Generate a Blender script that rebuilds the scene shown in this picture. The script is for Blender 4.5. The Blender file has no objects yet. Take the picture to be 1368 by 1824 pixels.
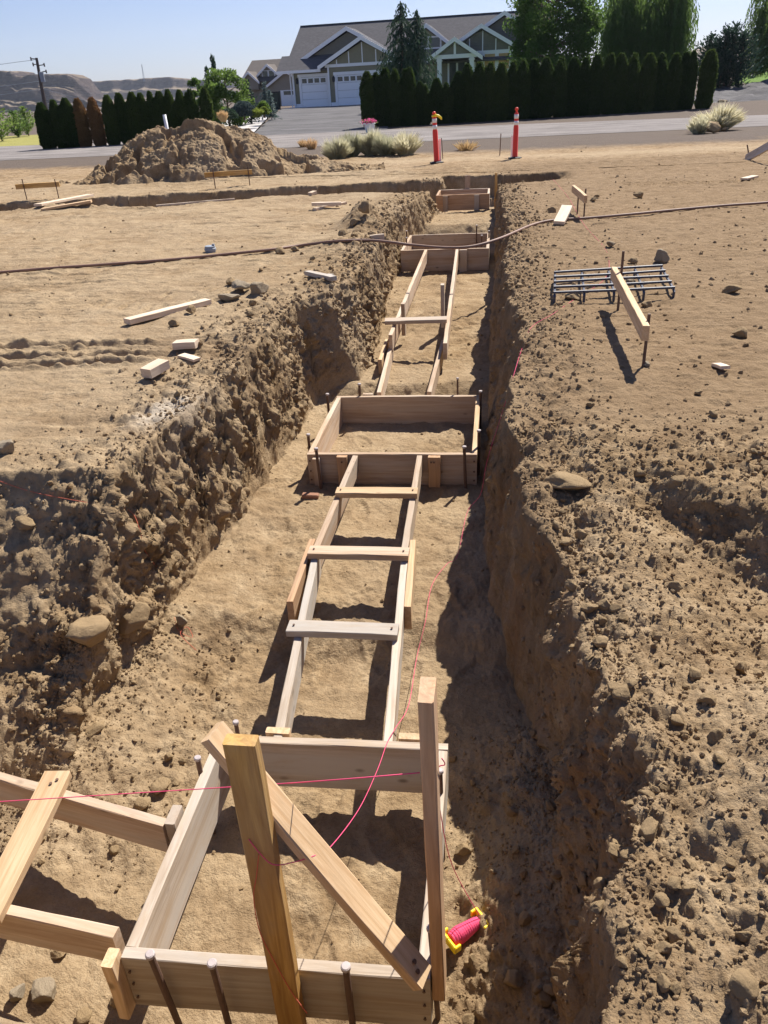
import bpy, bmesh, math, random
import numpy as np
from mathutils import Vector, Matrix, Euler
from math import radians, sin, cos, pi, atan, tan, sqrt
random.seed(7); RNG = np.random.default_rng(11)
sc = bpy.context.scene; COL = sc.collection

# ------------------------------------------------------------------ camera
FPX, PITCH, ROLL, CH, YAW = 1390., 28.3, 3.0, 1.6, 8.8
def _basis():
    p, r, y = radians(PITCH), radians(ROLL), radians(YAW)
    f = np.array([0, cos(p), -sin(p)]); u = np.array([0, sin(p), cos(p)]); rt = np.array([1., 0, 0])
    r2 = cos(r)*rt - sin(r)*u; u2 = cos(r)*u + sin(r)*rt
    Rz = np.array([[cos(y), -sin(y), 0], [sin(y), cos(y), 0], [0, 0, 1]])
    return Rz@f, Rz@r2, Rz@u2
BF, BR, BU = _basis(); CAM = np.array([0, 0, CH])
UX = np.array([cos(radians(YAW)), sin(radians(YAW)), 0]); VX = np.array([-sin(radians(YAW)), cos(radians(YAW)), 0])
def ray(px, py): return BF + BR*(px-684)/FPX + BU*(912-py)/FPX
def P(px, py, z=0.):
    d = ray(px, py); return Vector(CAM + d*((z-CH)/d[2]))
def PV(px, py, v):                     # point on the pixel's ray at view distance v
    d = ray(px, py); return Vector(CAM + d*(v/(d@VX)))
def PD(px, py, dep): return Vector(CAM + ray(px, py)*dep)
def PYW(px, py, y):
    d = ray(px, py); return Vector(CAM + d*(y/d[1]))
cam = bpy.data.cameras.new('camera'); camo = bpy.data.objects.new('camera', cam); COL.objects.link(camo)
cam.sensor_fit = 'VERTICAL'; cam.angle_y = 2*math.atan(912/FPX); cam.clip_start = .05; cam.clip_end = 9000
m = Matrix.Identity(4)
for i in range(3): m[i][0] = BR[i]; m[i][1] = BU[i]; m[i][2] = -BF[i]; m[i][3] = CAM[i]
camo.matrix_world = m; sc.camera = camo

# ------------------------------------------------------------------ light
SUN_AZ, SUN_EL = radians(24), radians(48)          # azimuth from +Y towards +X
w = bpy.data.worlds.new('World'); sc.world = w; w.use_nodes = True
nt = w.node_tree; sky = nt.nodes.new('ShaderNodeTexSky'); sky.sky_type = 'NISHITA'; sky.sun_disc = False
sky.sun_elevation = SUN_EL; sky.sun_rotation = SUN_AZ; sky.altitude = 400; sky.air_density = 1.0; sky.dust_density = 0.6; sky.ozone_density = 1.6
tint = nt.nodes.new('ShaderNodeMix'); tint.data_type = 'RGBA'; tint.blend_type = 'MULTIPLY'; tint.inputs[0].default_value = 1; tint.inputs[7].default_value = (.92, .95, 1.26, 1)
nt.links.new(sky.outputs[0], tint.inputs[6]); nt.links.new(tint.outputs[2], nt.nodes['Background'].inputs[0]); nt.nodes['Background'].inputs[1].default_value = .051
sl = bpy.data.lights.new('sun', 'SUN'); sl.energy = 5.0; sl.angle = radians(.5); sl.color = (1, .95, .87)
so = bpy.data.objects.new('sun', sl); COL.objects.link(so)
sd = Vector((sin(SUN_AZ)*cos(SUN_EL), cos(SUN_AZ)*cos(SUN_EL), sin(SUN_EL)))
so.rotation_euler = sd.to_track_quat('Z', 'Y').to_euler()
vs = sc.view_settings; vs.view_transform = 'Standard'; vs.look = 'None'; vs.gamma = 1; vs.exposure = .84

# ------------------------------------------------------------------ numpy noise
_p = np.random.default_rng(5).permutation(256).astype(np.int32); _p = np.concatenate([_p, _p, _p])
_g = np.random.default_rng(6).normal(size=(256, 3)).astype(np.float32); _g /= np.linalg.norm(_g, axis=1)[:, None]
def perlin(x, y, z):
    x = x.astype(np.float32); y = y.astype(np.float32); z = z.astype(np.float32)
    xi = np.floor(x).astype(np.int32); yi = np.floor(y).astype(np.int32); zi = np.floor(z).astype(np.int32)
    xf = x-xi; yf = y-yi; zf = z-zi; xi &= 255; yi &= 255; zi &= 255
    u = xf*xf*xf*(xf*(xf*6-15)+10); v = yf*yf*yf*(yf*(yf*6-15)+10); ww = zf*zf*zf*(zf*(zf*6-15)+10)
    def g(a, b, c):
        h = _p[_p[_p[(xi+a) & 255]+((yi+b) & 255)]+((zi+c) & 255)]; G = _g[h]
        return G[..., 0]*(xf-a)+G[..., 1]*(yf-b)+G[..., 2]*(zf-c)
    x00 = g(0, 0, 0)*(1-u)+g(1, 0, 0)*u; x10 = g(0, 1, 0)*(1-u)+g(1, 1, 0)*u
    x01 = g(0, 0, 1)*(1-u)+g(1, 0, 1)*u; x11 = g(0, 1, 1)*(1-u)+g(1, 1, 1)*u
    return (x00*(1-v)+x10*v)*(1-ww)+(x01*(1-v)+x11*v)*ww
def fbm(x, y, z, oct=4, gain=.5):
    r = 0; a = 1; f = 1
    for i in range(oct):
        r = r + a*perlin(x*f+i*17.3, y*f+i*7.7, z*f+i*3.1); a *= gain; f *= 2.03
    return r
_f = np.random.default_rng(9).random((256, 4)).astype(np.float32)
def cobbles(x, y, z, fill=1.):          # union of rounded bumps, one per cell: 0 .. 1
    xi = np.floor(x).astype(np.int32); yi = np.floor(y).astype(np.int32); zi = np.floor(z).astype(np.int32)
    best = np.zeros(x.shape, np.float32)
    for a in (-1, 0, 1):
        for b in (-1, 0, 1):
            for c in (-1, 0, 1):
                h = _p[_p[_p[(xi+a) & 255]+((yi+b) & 255)]+((zi+c) & 255)]; q = _f[h]
                rad = (.3+.5*q[..., 3])
                d2 = (xi+a+q[..., 0]-x)**2+(yi+b+q[..., 1]-y)**2+(zi+c+q[..., 2]-z)**2
                hgt = np.sqrt(np.maximum(rad*rad-d2, 0))*np.where(((h*7) & 255) < fill*256, 1, 0)
                best = np.maximum(best, hgt)
    return best
def sstep(a, b, x):
    t = np.clip((x-a)/(b-a), 0, 1); return t*t*(3-2*t)

# ------------------------------------------------------------------ helpers
def tag(o, label=None, cat=None, group=None, kind=None):
    if label: o['label'] = label
    if cat: o['category'] = cat
    if group: o['group'] = group
    if kind: o['kind'] = kind
    return o
def empty(name, loc, label, cat, group=None, rz=0, scale=1):
    o = bpy.data.objects.new(name, None); COL.objects.link(o); o.empty_display_size = .1
    o.location = Vector(loc); o.rotation_euler = (0, 0, rz); o.scale = (scale,)*3
    return tag(o, label, cat, group)
def link(name, me, mat=None, parent=None):
    o = bpy.data.objects.new(name, me); COL.objects.link(o)
    if mat and not me.materials: me.materials.append(mat)
    if parent: o.parent = parent
    return o
def npmesh(name, V, F, mat=None, smooth=True):       # F: (n,3) or (n,4) array
    V = np.asarray(V, np.float32); F = np.asarray(F, np.int32); k = F.shape[1]
    me = bpy.data.meshes.new(name); me.vertices.add(len(V)); me.vertices.foreach_set('co', V.ravel())
    me.loops.add(F.size); me.loops.foreach_set('vertex_index', F.ravel())
    me.polygons.add(len(F)); me.polygons.foreach_set('loop_start', np.arange(0, F.size, k, dtype=np.int32))
    me.polygons.foreach_set('use_smooth', np.full(len(F), smooth, bool))
    me.update(calc_edges=True)
    if mat: me.materials.append(mat)
    return me
def bmobj(name, bm, mat, parent=None, smooth=False):
    me = bpy.data.meshes.new(name); bm.to_mesh(me); bm.free()
    if smooth:
        for p in me.polygons: p.use_smooth = True
    return link(name, me, mat, parent)
def add_box(bm, c, s, rot=None, bev=0):
    M = Matrix.Translation(Vector(c)) @ ((rot.to_4x4()) if rot is not None else Matrix.Identity(4)) @ Matrix.Diagonal((*s, 1))
    r = bmesh.ops.create_cube(bm, size=1, matrix=M)
    if bev:
        es = set(e for v in r['verts'] for e in v.link_edges)
        bmesh.ops.bevel(bm, geom=list(es), offset=bev, segments=1, affect='EDGES')
def add_quad(bm, pts):
    bm.faces.new([bm.verts.new(Vector(p)) for p in pts])
def add_prism(bm, poly, d):            # polygon points extruded by vector d
    a = [bm.verts.new(Vector(p)) for p in poly]; b = [bm.verts.new(Vector(p)+Vector(d)) for p in poly]
    n = len(a); bm.faces.new(a[::-1]); bm.faces.new(b)
    for i in range(n): bm.faces.new([a[i], a[(i+1) % n], b[(i+1) % n], b[i]])
    bmesh.ops.recalc_face_normals(bm, faces=bm.faces)
def add_tube(bm, pts, rad, seg=8, cap=True):
    pts = [Vector(p) for p in pts]; rings = []; n = len(pts)
    ref = None
    for i, p in enumerate(pts):
        t = (pts[min(i+1, n-1)]-pts[max(i-1, 0)]).normalized()
        if ref is None: ref = t.orthogonal().normalized()
        ref = (ref-t*ref.dot(t)).normalized(); b = t.cross(ref)
        r = rad[i] if hasattr(rad, '__len__') else rad
        rings.append([bm.verts.new(p+(ref*cos(2*pi*k/seg)+b*sin(2*pi*k/seg))*r) for k in range(seg)])
    for A, B in zip(rings, rings[1:]):
        for k in range(seg): bm.faces.new([A[k], A[(k+1) % seg], B[(k+1) % seg], B[k]])
    if cap: bm.faces.new(rings[0][::-1]); bm.faces.new(rings[-1])
def spline(pts, n=12):
    pts = [Vector(p) for p in pts]; out = []
    for i in range(len(pts)-1):
        p0 = pts[max(i-1, 0)]; p1 = pts[i]; p2 = pts[i+1]; p3 = pts[min(i+2, len(pts)-1)]
        for k in range(n):
            t = k/n; out.append(.5*((2*p1)+(p2-p0)*t+(2*p0-5*p1+4*p2-p3)*t*t+(3*p1-p0-3*p2+p3)*t**3))
    out.append(pts[-1]); return out

# ------------------------------------------------------------------ materials
class N:
    def __init__(s, name, rough=.9, spec=.2):
        s.m = bpy.data.materials.new(name); s.m.use_nodes = True; s.t = s.m.node_tree
        s.b = s.t.nodes['Principled BSDF']; s.b.inputs['Roughness'].default_value = rough
        s.b.inputs['Specular IOR Level'].default_value = spec
    def n(s, typ, **kw):
        x = s.t.nodes.new(typ)
        for k, v in kw.items():
            if k in x.inputs: x.inputs[k].default_value = v
            else: setattr(x, k, v)
        return x
    def l(s, a, b): s.t.links.new(a, b)
    def noise(s, vec, scale, detail=4, rough=.55, dist=0):
        x = s.n('ShaderNodeTexNoise'); x.inputs['Scale'].default_value = scale; x.inputs['Detail'].default_value = detail
        x.inputs['Roughness'].default_value = rough; x.inputs['Distortion'].default_value = dist
        if vec: s.l(vec, x.inputs['Vector'])
        return x.outputs['Fac']
    def ramp(s, fac, stops):
        x = s.n('ShaderNodeValToRGB'); e = x.color_ramp.elements
        while len(e) < len(stops): e.new(.5)
        for q, (p, c) in zip(e, stops): q.position = p; q.color = (*c, 1) if len(c) == 3 else c
        s.l(fac, x.inputs[0]); return x.outputs[0]
    def mix(s, fac, a, b, mode='MIX'):
        x = s.n('ShaderNodeMix', data_type='RGBA', blend_type=mode)
        for v, i in ((fac, 0), (a, 6), (b, 7)):
            if hasattr(v, 'is_output'): s.l(v, x.inputs[i])
            else: x.inputs[i].default_value = v if i == 0 else (*v, 1)
        return x.outputs[2]
    def math(s, op, a, b=0.):
        x = s.n('ShaderNodeMath', operation=op)
        for v, i in ((a, 0), (b, 1)):
            if hasattr(v, 'is_output'): s.l(v, x.inputs[i])
            else: x.inputs[i].default_value = v
        return x.outputs[0]
    def bump(s, h, strength, dist):
        x = s.n('ShaderNodeBump'); x.inputs['Strength'].default_value = strength; x.inputs['Distance'].default_value = dist
        s.l(h, x.inputs['Height']); s.l(x.outputs[0], s.b.inputs['Normal'])
    def col(s, c):
        if hasattr(c, 'is_output'): s.l(c, s.b.inputs['Base Color'])
        else: s.b.inputs['Base Color'].default_value = (*c, 1)
        return s
    def obj(s, scale=(1, 1, 1), rnd=True):
        tc = s.n('ShaderNodeTexCoord'); mp = s.n('ShaderNodeMapping'); mp.inputs['Scale'].default_value = scale
        if rnd:
            oi = s.n('ShaderNodeObjectInfo'); a = s.n('ShaderNodeVectorMath', operation='SCALE'); a.inputs[0].default_value = (37, 51, 23)
            s.l(oi.outputs['Random'], a.inputs['Scale']); b = s.n('ShaderNodeVectorMath', operation='ADD')
            s.l(tc.outputs['Object'], b.inputs[0]); s.l(a.outputs[0], b.inputs[1]); s.l(b.outputs[0], mp.inputs[0])
        else: s.l(tc.outputs['Object'], mp.inputs[0])
        return mp.outputs[0]
def attr(n, name):
    a = n.n('ShaderNodeAttribute'); a.attribute_name = name; return a.outputs['Fac']
def simple(name, c, rough=.6, spec=.3, var=.12, scale=8, bump=0):
    n = N(name, rough, spec); v = n.obj()
    f = n.noise(v, scale, 5); n.col(n.mix(f, tuple(x*(1-var*1.5) for x in c), tuple(min(1, x*(1+var*1.5)) for x in c)))
    if bump: n.bump(n.noise(v, scale*6, 4), .4, bump)
    return n.m

def soil_mat(name, ground=True):
    n = N(name, .96, .1); tc = n.n('ShaderNodeTexCoord'); v = tc.outputs['Object']
    big = n.noise(v, .55, 5, .6); mid = n.noise(v, 5., 6, .65, .4); fine = n.noise(v, 60., 5, .7)
    c = n.ramp(mid, [(.30, (.235, .155, .082)), (.48, (.365, .258, .148)), (.70, (.525, .398, .25))])
    c = n.mix(n.math('MULTIPLY', n.ramp(big, [(.42, (0, 0, 0)), (.62, (1, 1, 1))]), .55), c, (.49, .38, .255))
    c = n.mix(n.math('MULTIPLY', n.ramp(n.noise(v, 1.7, 6, .7, .8), [(.36, (1, 1, 1)), (.50, (0, 0, 0))]), .55), c, (.215, .14, .078))
    c = n.mix(n.ramp(fine, [(.3, (.55,)*3), (.55, (.0,)*3)]), c, (.22, .14, .07))
    if ground:
        st = n.n('ShaderNodeMapping'); st.inputs['Scale'].default_value = (.35, 3.2, 1); st.inputs['Rotation'].default_value = (0, 0, radians(-12)); n.l(v, st.inputs[0])
        sf = n.noise(st.outputs[0], 1.6, 6, .65)
        c = n.mix(n.math('MULTIPLY', n.ramp(sf, [(.5, (0, 0, 0)), (.66, (1, 1, 1))]), n.math('MULTIPLY', attr(n, 'flat'), .75)), c, (.20, .132, .075))
        c = n.mix(n.math('MULTIPLY', attr(n, 'rough'), .8), c, n.mix(mid, (.175, .115, .064), (.37, .262, .158)))
        c = n.mix(n.math('MULTIPLY', attr(n, 'clay'), n.ramp(n.noise(v, 3.5, 4), [(.42, (0, 0, 0)), (.66, (.5,)*3)])), c, (.29, .155, .07))
        c = n.mix(n.math('MULTIPLY', attr(n, 'lime'), n.ramp(n.noise(v, 9, 5, .7), [(.25, (.15,)*3), (.5, (1, 1, 1))])), c, (.62, .55, .46))
        gr = n.mix(n.math('ADD', n.math('MULTIPLY', n.noise(v, 30, 6, .8), .5), n.math('MULTIPLY', sf, .5)), (.05, .038, .032), (.23, .19, .165))
        c = n.mix(attr(n, 'gray'), c, gr)
        c = n.mix(attr(n, 'pale'), c, n.mix(mid, (.37, .275, .165), (.55, .43, .29)))
    c = n.mix(1.0, c, (.84, .82, .785), 'MULTIPLY')
    n.col(c)
    h = n.math('ADD', n.math('MULTIPLY', n.noise(v, 45, 6, .7), 1.0), n.math('MULTIPLY', n.noise(v, 160, 4, .7), .35))
    h = n.math('ADD', h, n.math('MULTIPLY', n.noise(v, 16, 4, .7), .9))
    n.bump(h, .75, .022)
    return n.m
M_SOIL = soil_mat('dry_soil'); M_PILE = soil_mat('piled_soil', False)
def stone_mat(name, a, b):
    n = N(name, .9, .15); v = n.obj(); f = n.noise(v, 6, 6, .65); g = n.noise(v, 45, 5, .7)
    oi = n.n('ShaderNodeObjectInfo')
    c = n.mix(f, a, b); c = n.mix(n.math('MULTIPLY', oi.outputs['Random'], .5), c, (.28, .195, .105)); c = n.mix(n.ramp(g, [(.3, (.5,)*3), (.5, (0,)*3)]), c, (.2, .14, .09))
    n.col(c); n.bump(n.math('ADD', f, n.math('MULTIPLY', g, .6)), .6, .02); return n.m
M_STONE = stone_mat('dusty_stone', (.27, .185, .095), (.40, .285, .16))
M_GREYSTONE = stone_mat('grey_stone', (.25, .20, .14), (.40, .33, .235))
def wood(name, light, dark, grey=0., greycol=(.36, .32, .27), rough=.75, knots=True, wear=.35):
    n = N(name, rough, .25); v = n.obj((1.3, 26, 26)); v2 = n.obj((.5, 5, 5)); v3 = n.obj((7, 13, 13))
    g = n.noise(v, 1.6, 7, .62, 1.2); big = n.noise(v2, 1.4, 5, .6, .5)
    oi = n.n('ShaderNodeObjectInfo')
    c = n.ramp(g, [(.3, dark), (.5, tuple((a+b)/2 for a, b in zip(light, dark))), (.66, light)])
    c = n.mix(n.math('MULTIPLY', n.ramp(big, [(.42, (0,)*3), (.62, (1,)*3)]), max(grey, .08)), c, greycol)
    c = n.mix(n.math('MULTIPLY', n.ramp(big, [(.3, (1,)*3), (.48, (0,)*3)]), wear), c, tuple(x*.62 for x in dark))
    # soil dust and stains
    tc = n.n('ShaderNodeTexCoord'); st = n.noise(n.obj((2.2, 6, 6)), 2.0, 6, .7)
    c = n.mix(n.math('MULTIPLY', n.ramp(st, [(.55, (0,)*3), (.72, (1,)*3)]), .5), c, (.40, .29, .18))
    if knots:
        vo = n.n('ShaderNodeTexVoronoi'); vo.inputs['Scale'].default_value = 1.; n.l(v3, vo.inputs['Vector'])
        k = n.math('MULTIPLY', n.ramp(vo.outputs['Distance'], [(.06, (1,)*3), (.2, (0,)*3)]), n.math('GREATER_THAN', n.noise(v2, .9, 2), .55))
        c = n.mix(n.math('MULTIPLY', k, .75), c, tuple(x*.4 for x in dark))
    hsv = n.n('ShaderNodeHueSaturation'); n.l(n.math('ADD', n.math('MULTIPLY', oi.outputs['Random'], .3), .85), hsv.inputs['Value']); n.l(c, hsv.inputs['Color'])
    n.col(hsv.outputs[0]); n.bump(n.math('ADD', g, n.math('MULTIPLY', st, .5)), .35, .004); return n.m
W_NEW = wood('new_pine', (.66, .475, .29), (.48, .30, .15))
W_FORM = wood('form_lumber', (.57, .425, .295), (.38, .25, .155), .7, (.47, .405, .33))
W_GREY = wood('weathered_lumber', (.53, .44, .34), (.35, .265, .19), .9, (.47, .425, .37))
W_RED = wood('reddish_lumber', (.55, .34, .185), (.35, .19, .09), .25)
W_YEL = wood('weathered_post_wood', (.66, .40, .12), (.38, .19, .05), .35, (.46, .35, .22), wear=.6)
W_PALE = wood('pale_offcut_wood', (.70, .57, .43), (.58, .42, .28), .3, (.62, .54, .44), knots=False)
M_RUST = simple('rusty_steel', (.13, .075, .05), .7, .4, .3, 40, .002)
M_REBAR = simple('dark_rebar_steel', (.055, .06, .085), .55, .5, .3, 40, .002)
M_HEAD = simple('worn_stake_head', (.42, .36, .34), .5, .5, .2, 60)
M_STRING = simple('pink_string', (.80, .09, .20), .7, .2, .08, 30)
M_ORSTRING = simple('faded_red_string', (.62, .16, .10), .8, .1, .1, 30)
M_YELP = simple('yellow_plastic', (.90, .66, .01), .4, .5, .05)
M_HOSE = simple('brown_hose_rubber', (.25, .145, .10), .6, .35, .2, 12)
M_GREYP = simple('grey_plastic', (.27, .30, .34), .6, .3, .1)
M_ORANGE = simple('orange_red_plastic', (.80, .055, .025), .45, .4, .08)
M_WHITER = simple('reflective_white', (.80, .79, .76), .4, .5, .05)
M_BLACKR = simple('black_rubber', (.03, .03, .032), .7, .3, .2)
M_WHITEP = simple('white_plastic', (.78, .78, .76), .5, .4, .05)
M_SIDING = None
def siding(name, c, vertical=False):
    n = N(name, .8, .2); tc = n.n('ShaderNodeTexCoord'); wv = n.n('ShaderNodeTexWave', bands_direction='X' if vertical else 'Z', wave_profile='SAW'); wv.inputs['Scale'].default_value = 2.2 if vertical else 1.7
    n.l(tc.outputs['Object'], wv.inputs['Vector']); n.col(n.mix(n.noise(tc.outputs['Object'], 3, 5), tuple(x*.88 for x in c), tuple(x*1.1 for x in c)))
    n.bump(wv.outputs['Fac'], .5, .03); return n.m
M_SID = siding('olive_grey_siding', (.26, .24, .165)); M_SHAKE = siding('grey_shake_siding', (.20, .19, .155)); M_SID2 = siding('tan_siding', (.30, .27, .22))
M_TRIM = simple('white_house_trim', (.85, .85, .85), .6, .3, .03)
def roofm(name, c):
    n = N(name, .95, .1); tc = n.n('ShaderNodeTexCoord'); br = n.n('ShaderNodeTexBrick'); br.inputs['Scale'].default_value = 2.2
    br.inputs['Color1'].default_value = (*[x*.8 for x in c], 1); br.inputs['Color2'].default_value = (*[x*1.2 for x in c], 1); br.inputs['Mortar'].default_value = (*[x*.6 for x in c], 1)
    n.l(tc.outputs['Object'], br.inputs['Vector']); n.col(n.mix(n.noise(tc.outputs['Object'], 1.2, 6, .7), br.outputs['Color'], tuple(x*.8 for x in c))); return n.m
M_ROOF = roofm('grey_shingles', (.13, .125, .13)); M_ROOF2 = roofm('brown_shingles', (.16, .14, .125))
def glass():
    n = N('window_glass', .08, .6); n.col((.035, .045, .05)); return n.m
M_GLASS = glass(); M_PLY = simple('plywood_panel', (.55, .36, .17), .7, .2, .12, 3)
M_GDOOR = simple('white_garage_door', (.86, .87, .88), .5, .3, .03)
def foliage(name, a, b, trans=.35):
    n = N(name, .65, .15); oi = n.n('ShaderNodeObjectInfo'); tc = n.n('ShaderNodeTexCoord'); f = n.noise(tc.outputs['Object'], 2.3, 4, .6); g = n.noise(tc.outputs['Object'], 17, 2)
    c = n.mix(n.math('ADD', n.math('MULTIPLY', f, .6), n.math('MULTIPLY', g, .4)), a, b)
    hv = n.n('ShaderNodeHueSaturation'); n.l(n.math('ADD', n.math('MULTIPLY', oi.outputs['Random'], .55), .75), hv.inputs['Value']); n.l(n.math('ADD', n.math('MULTIPLY', oi.outputs['Random'], -.03), .51), hv.inputs['Hue']); n.l(c, hv.inputs['Color']); c = hv.outputs[0]; n.col(c)
    tr = n.n('ShaderNodeBsdfTranslucent'); mx = n.n('ShaderNodeMixShader'); mx.inputs[0].default_value = trans
    hs = n.n('ShaderNodeHueSaturation'); hs.inputs['Hue'].default_value = .485; hs.inputs['Value'].default_value = 1.5; n.l(c, hs.inputs['Color']); n.l(hs.outputs[0], tr.inputs[0])
    n.l(n.b.outputs[0], mx.inputs[1]); n.l(tr.outputs[0], mx.inputs[2]); n.l(mx.outputs[0], n.t.nodes['Material Output'].inputs[0]); return n.m
F_ARB = foliage('arborvitae_leaves', (.018, .036, .012), (.055, .095, .022), .4)
F_BROWN = foliage('dead_arborvitae_leaves', (.16, .085, .035), (.30, .18, .08), .3)
F_DEC = foliage('broad_leaves', (.045, .09, .02), (.135, .225, .05), .52)
F_WIL = foliage('willow_leaves', (.045, .09, .022), (.12, .20, .055), .45)
F_CED = foliage('cedar_leaves', (.025, .05, .032), (.06, .095, .06), .2)
F_PINE = foliage('pine_needles', (.018, .04, .03), (.045, .085, .055), .2)
F_BLUE = foliage('blue_spruce_needles', (.06, .09, .085), (.13, .17, .16), .2)
F_SAGE = foliage('sage_stems', (.34, .34, .21), (.62, .60, .42), .45)
F_DRY = foliage('dry_grass_blades', (.42, .33, .15), (.66, .52, .26), .3)
F_PINK = foliage('pink_petals', (.40, .05, .10), (.62, .17, .22), .3)
F_LIGHT = foliage('light_shrub_leaves', (.10, .16, .03), (.25, .30, .06), .4)
M_BARK = simple('grey_bark', (.16, .12, .09), .9, .1, .3, 10, .02)
M_POLE = simple('creosoted_pole', (.10, .08, .07), .9, .1, .2, 5)

# ------------------------------------------------------------------ terrain
LR = np.array([(-2, -1.9), (2.6, -1.9), (3.3, -1.88), (3.7, -1.82), (4.4, -1.76), (5.1, -1.74), (6.3, -1.77), (6.75, -1.74), (7.05, -1.55), (7.6, -1.42), (9, -1.36), (11, -1.46), (12.8, -1.46), (14.5, -1.2), (16.8, -1.15)])
LF = np.array([(-2, -1.8), (2.6, -1.8), (3.5, -1.74), (4.5, -1.66), (5.8, -1.63), (6.75, -1.60), (7.0, -1.28), (7.4, -1.20), (8.7, -1.24), (10.7, -1.36), (12.8, -1.36), (14, -1.12), (15.8, -.98), (17, -1.0)])
RR = np.array([(-2, .2), (.9, .23), (1.2, .29), (1.42, .33), (1.6, .45), (1.8, .41), (2.0, .35), (2.3, .34), (2.8, .27), (3.3, .16), (4, .12), (4.6, .15), (5.9, .22), (7, .14), (8, .10), (9.5, .15), (10.8, .2), (12, .12), (14.6, .06), (16.5, .05)])
RF = np.array([(-2, .1), (.9, .15), (1.2, .21), (1.5, .25), (2.2, .28), (2.9, .17), (3.6, .02), (5, -.05), (7, -.02), (8, -.04), (12, .0), (14, -.02), (17, -.02)])
def itp(T, y): return np.interp(y, T[:, 0], T[:, 1])
def floor_z(x, y, n1):
    yy = y + .05*n1 + .03*np.sin(x*7)
    z = -1.02 + .10*sstep(3.15, 3.42, yy) + .0*y
    z = z + .125*sstep(6.7, 6.95, yy) + .14*sstep(7.3, 9.6, yy) + .25*sstep(13.3, 13.8, yy)
    z = z + .24*sstep(-.12, .32, x)*sstep(3.0, 2.2, y) + .05*sstep(-1.3, -1.85, x)*sstep(7, 6.5, y)
    z = z + .12*sstep(-1.25, -1.9, x)*sstep(3.6, 3.0, y)*sstep(1.9, 2.4, y)
    return z
def top_z(x, y, n1, n2):
    z = .03*n1 + .012*n2
    # right bank: gully, scarp, spoil in the foreground
    g = sstep(.22, .40, x)*sstep(1.9, 1.35, x-.12*(y-3))
    scarp = 3.02 + .45*sstep(1.0, .65, x) + .10*np.sin(x*9) + .09*n2
    bench = g*sstep(scarp+.16, scarp-.22, y)*sstep(1.7, 2.35, y+.4*(x-.5))
    z = z - .21*bench*(.5+.5*sstep(.55, 1.0, x))
    z = z - .10*sstep(.55, .2, x)*sstep(-.1, .15, x)*sstep(4.4, 3.5, y)*sstep(1.4, 2.2, y)
    z = z + .07*sstep(.55, .9, x)*sstep(2.5, 1.7, y) - .06*sstep(.75, .45, x)*sstep(2.0, 1.2, y)*sstep(.1, .3, x)
    # left: rounded shoulder above the branch trench and spoil near the rim
    z = z + .26*np.exp(-(((x+1.80)/.26)**2+((y-11.2)/.55)**2)) + .10*np.exp(-(((x+1.74)/.2)**2+((y-12.6)/.8)**2)) + .10*np.exp(-(((x+1.75)/.35)**2+((y-9.5)/.5)**2))
    z = z + .05*np.exp(-(((x+2.2)/.4)**2+((y-7.3)/.35)**2))
    z = z + .06*np.exp(-((x-.45)/.35)**2)*sstep(3.9, 4.4, y)*sstep(9, 7, y)*0
    # bank along the far trench
    z = z + .10*np.exp(-(((x+7.6)/1.3)**2+((y-14.3)/.35)**2)) + .07*np.exp(-((y-18.3-.12*(x+4))/.5)**2)*sstep(-14, -10, x)
    # shallow shoulder before the road, mound at the right edge
    z = z + .45*np.exp(-(((x-9.5)/1.7)**2+((y-25.0)/.8)**2))
    yard = sstep(-21.5, -19, x + (y-40)*.15)
    z = z*sstep(27, 23, y) + yard*(.60*np.clip((y-41)/34, 0, 1)**1.15)
    return z
def frac(x, y, n1):                     # 0 on top, 1 on a trench floor
    xl, xf = itp(LR, y)+.05*n1, itp(LF, y)+.05*n1; rz_ = np.sin(y*5.3+1.7*np.sin(y*2.1))+.7*np.sin(y*11.7+x*9)
    xr, rf = itp(RR, y)+.055*n1+.026*rz_, itp(RF, y)+.045*n1
    xr = np.maximum(xr, rf+.07); xl = np.minimum(xl, xf-.05)
    tl = np.clip((x-xl)/(xf-xl), 0, 1); tr = np.clip((xr-x)/(xr-rf), 0, 1)
    ts = np.clip((y-.78)/.22, 0, 1); tn = np.clip((17.45-y)/.15, 0, 1)
    main = np.minimum(np.minimum(tl, tr), np.minimum(ts, tn))
    yr = 3.26 + .10*(x+2.4) + .09*n1; yf = yr-1.12-.15*n1
    br = np.minimum(np.clip((yr-y)/(yr-yf), 0, 1), np.clip((y-.78-.0*x)/.25, 0, 1))*(x < -1.0)
    br = 1-(1-br)**1.2
    return main, br
def far_frac(x, y, n1):
    north = 17.05 + .175*(x+.5) + .12*n1; north = np.where(x > 0, 17.2+.35*x, north); south = north-1.8+.25*np.sin(x*1.3)
    f = np.minimum(np.clip((north-y)/.12, 0, 1), np.clip((y-south)/.25, 0, 1))
    return f*sstep(1.6, .7, x)*sstep(-16, -13, x)*(1-.6*np.exp(-((x+7.5)/.4)**2))
RUTS = [(P(-60, 620), P(330, 611), .045), (P(-60, 640), P(330, 630), .04), (P(-40, 655), P(300, 645), .04)]
TREADS = [(P(160, 540), P(330, 552), .16), (P(270, 525), P(400, 545), .16), (P(330, 505), P(440, 530), .14), (P(1100, 330), P(1368, 322), .3)]
def seg_coords(x, y, a, b):
    dx, dy = b.x-a.x, b.y-a.y; L = sqrt(dx*dx+dy*dy); dx /= L; dy /= L
    s = (x-a.x)*dx+(y-a.y)*dy; t = -(x-a.x)*dy+(y-a.y)*dx
    return s, t, L
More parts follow.
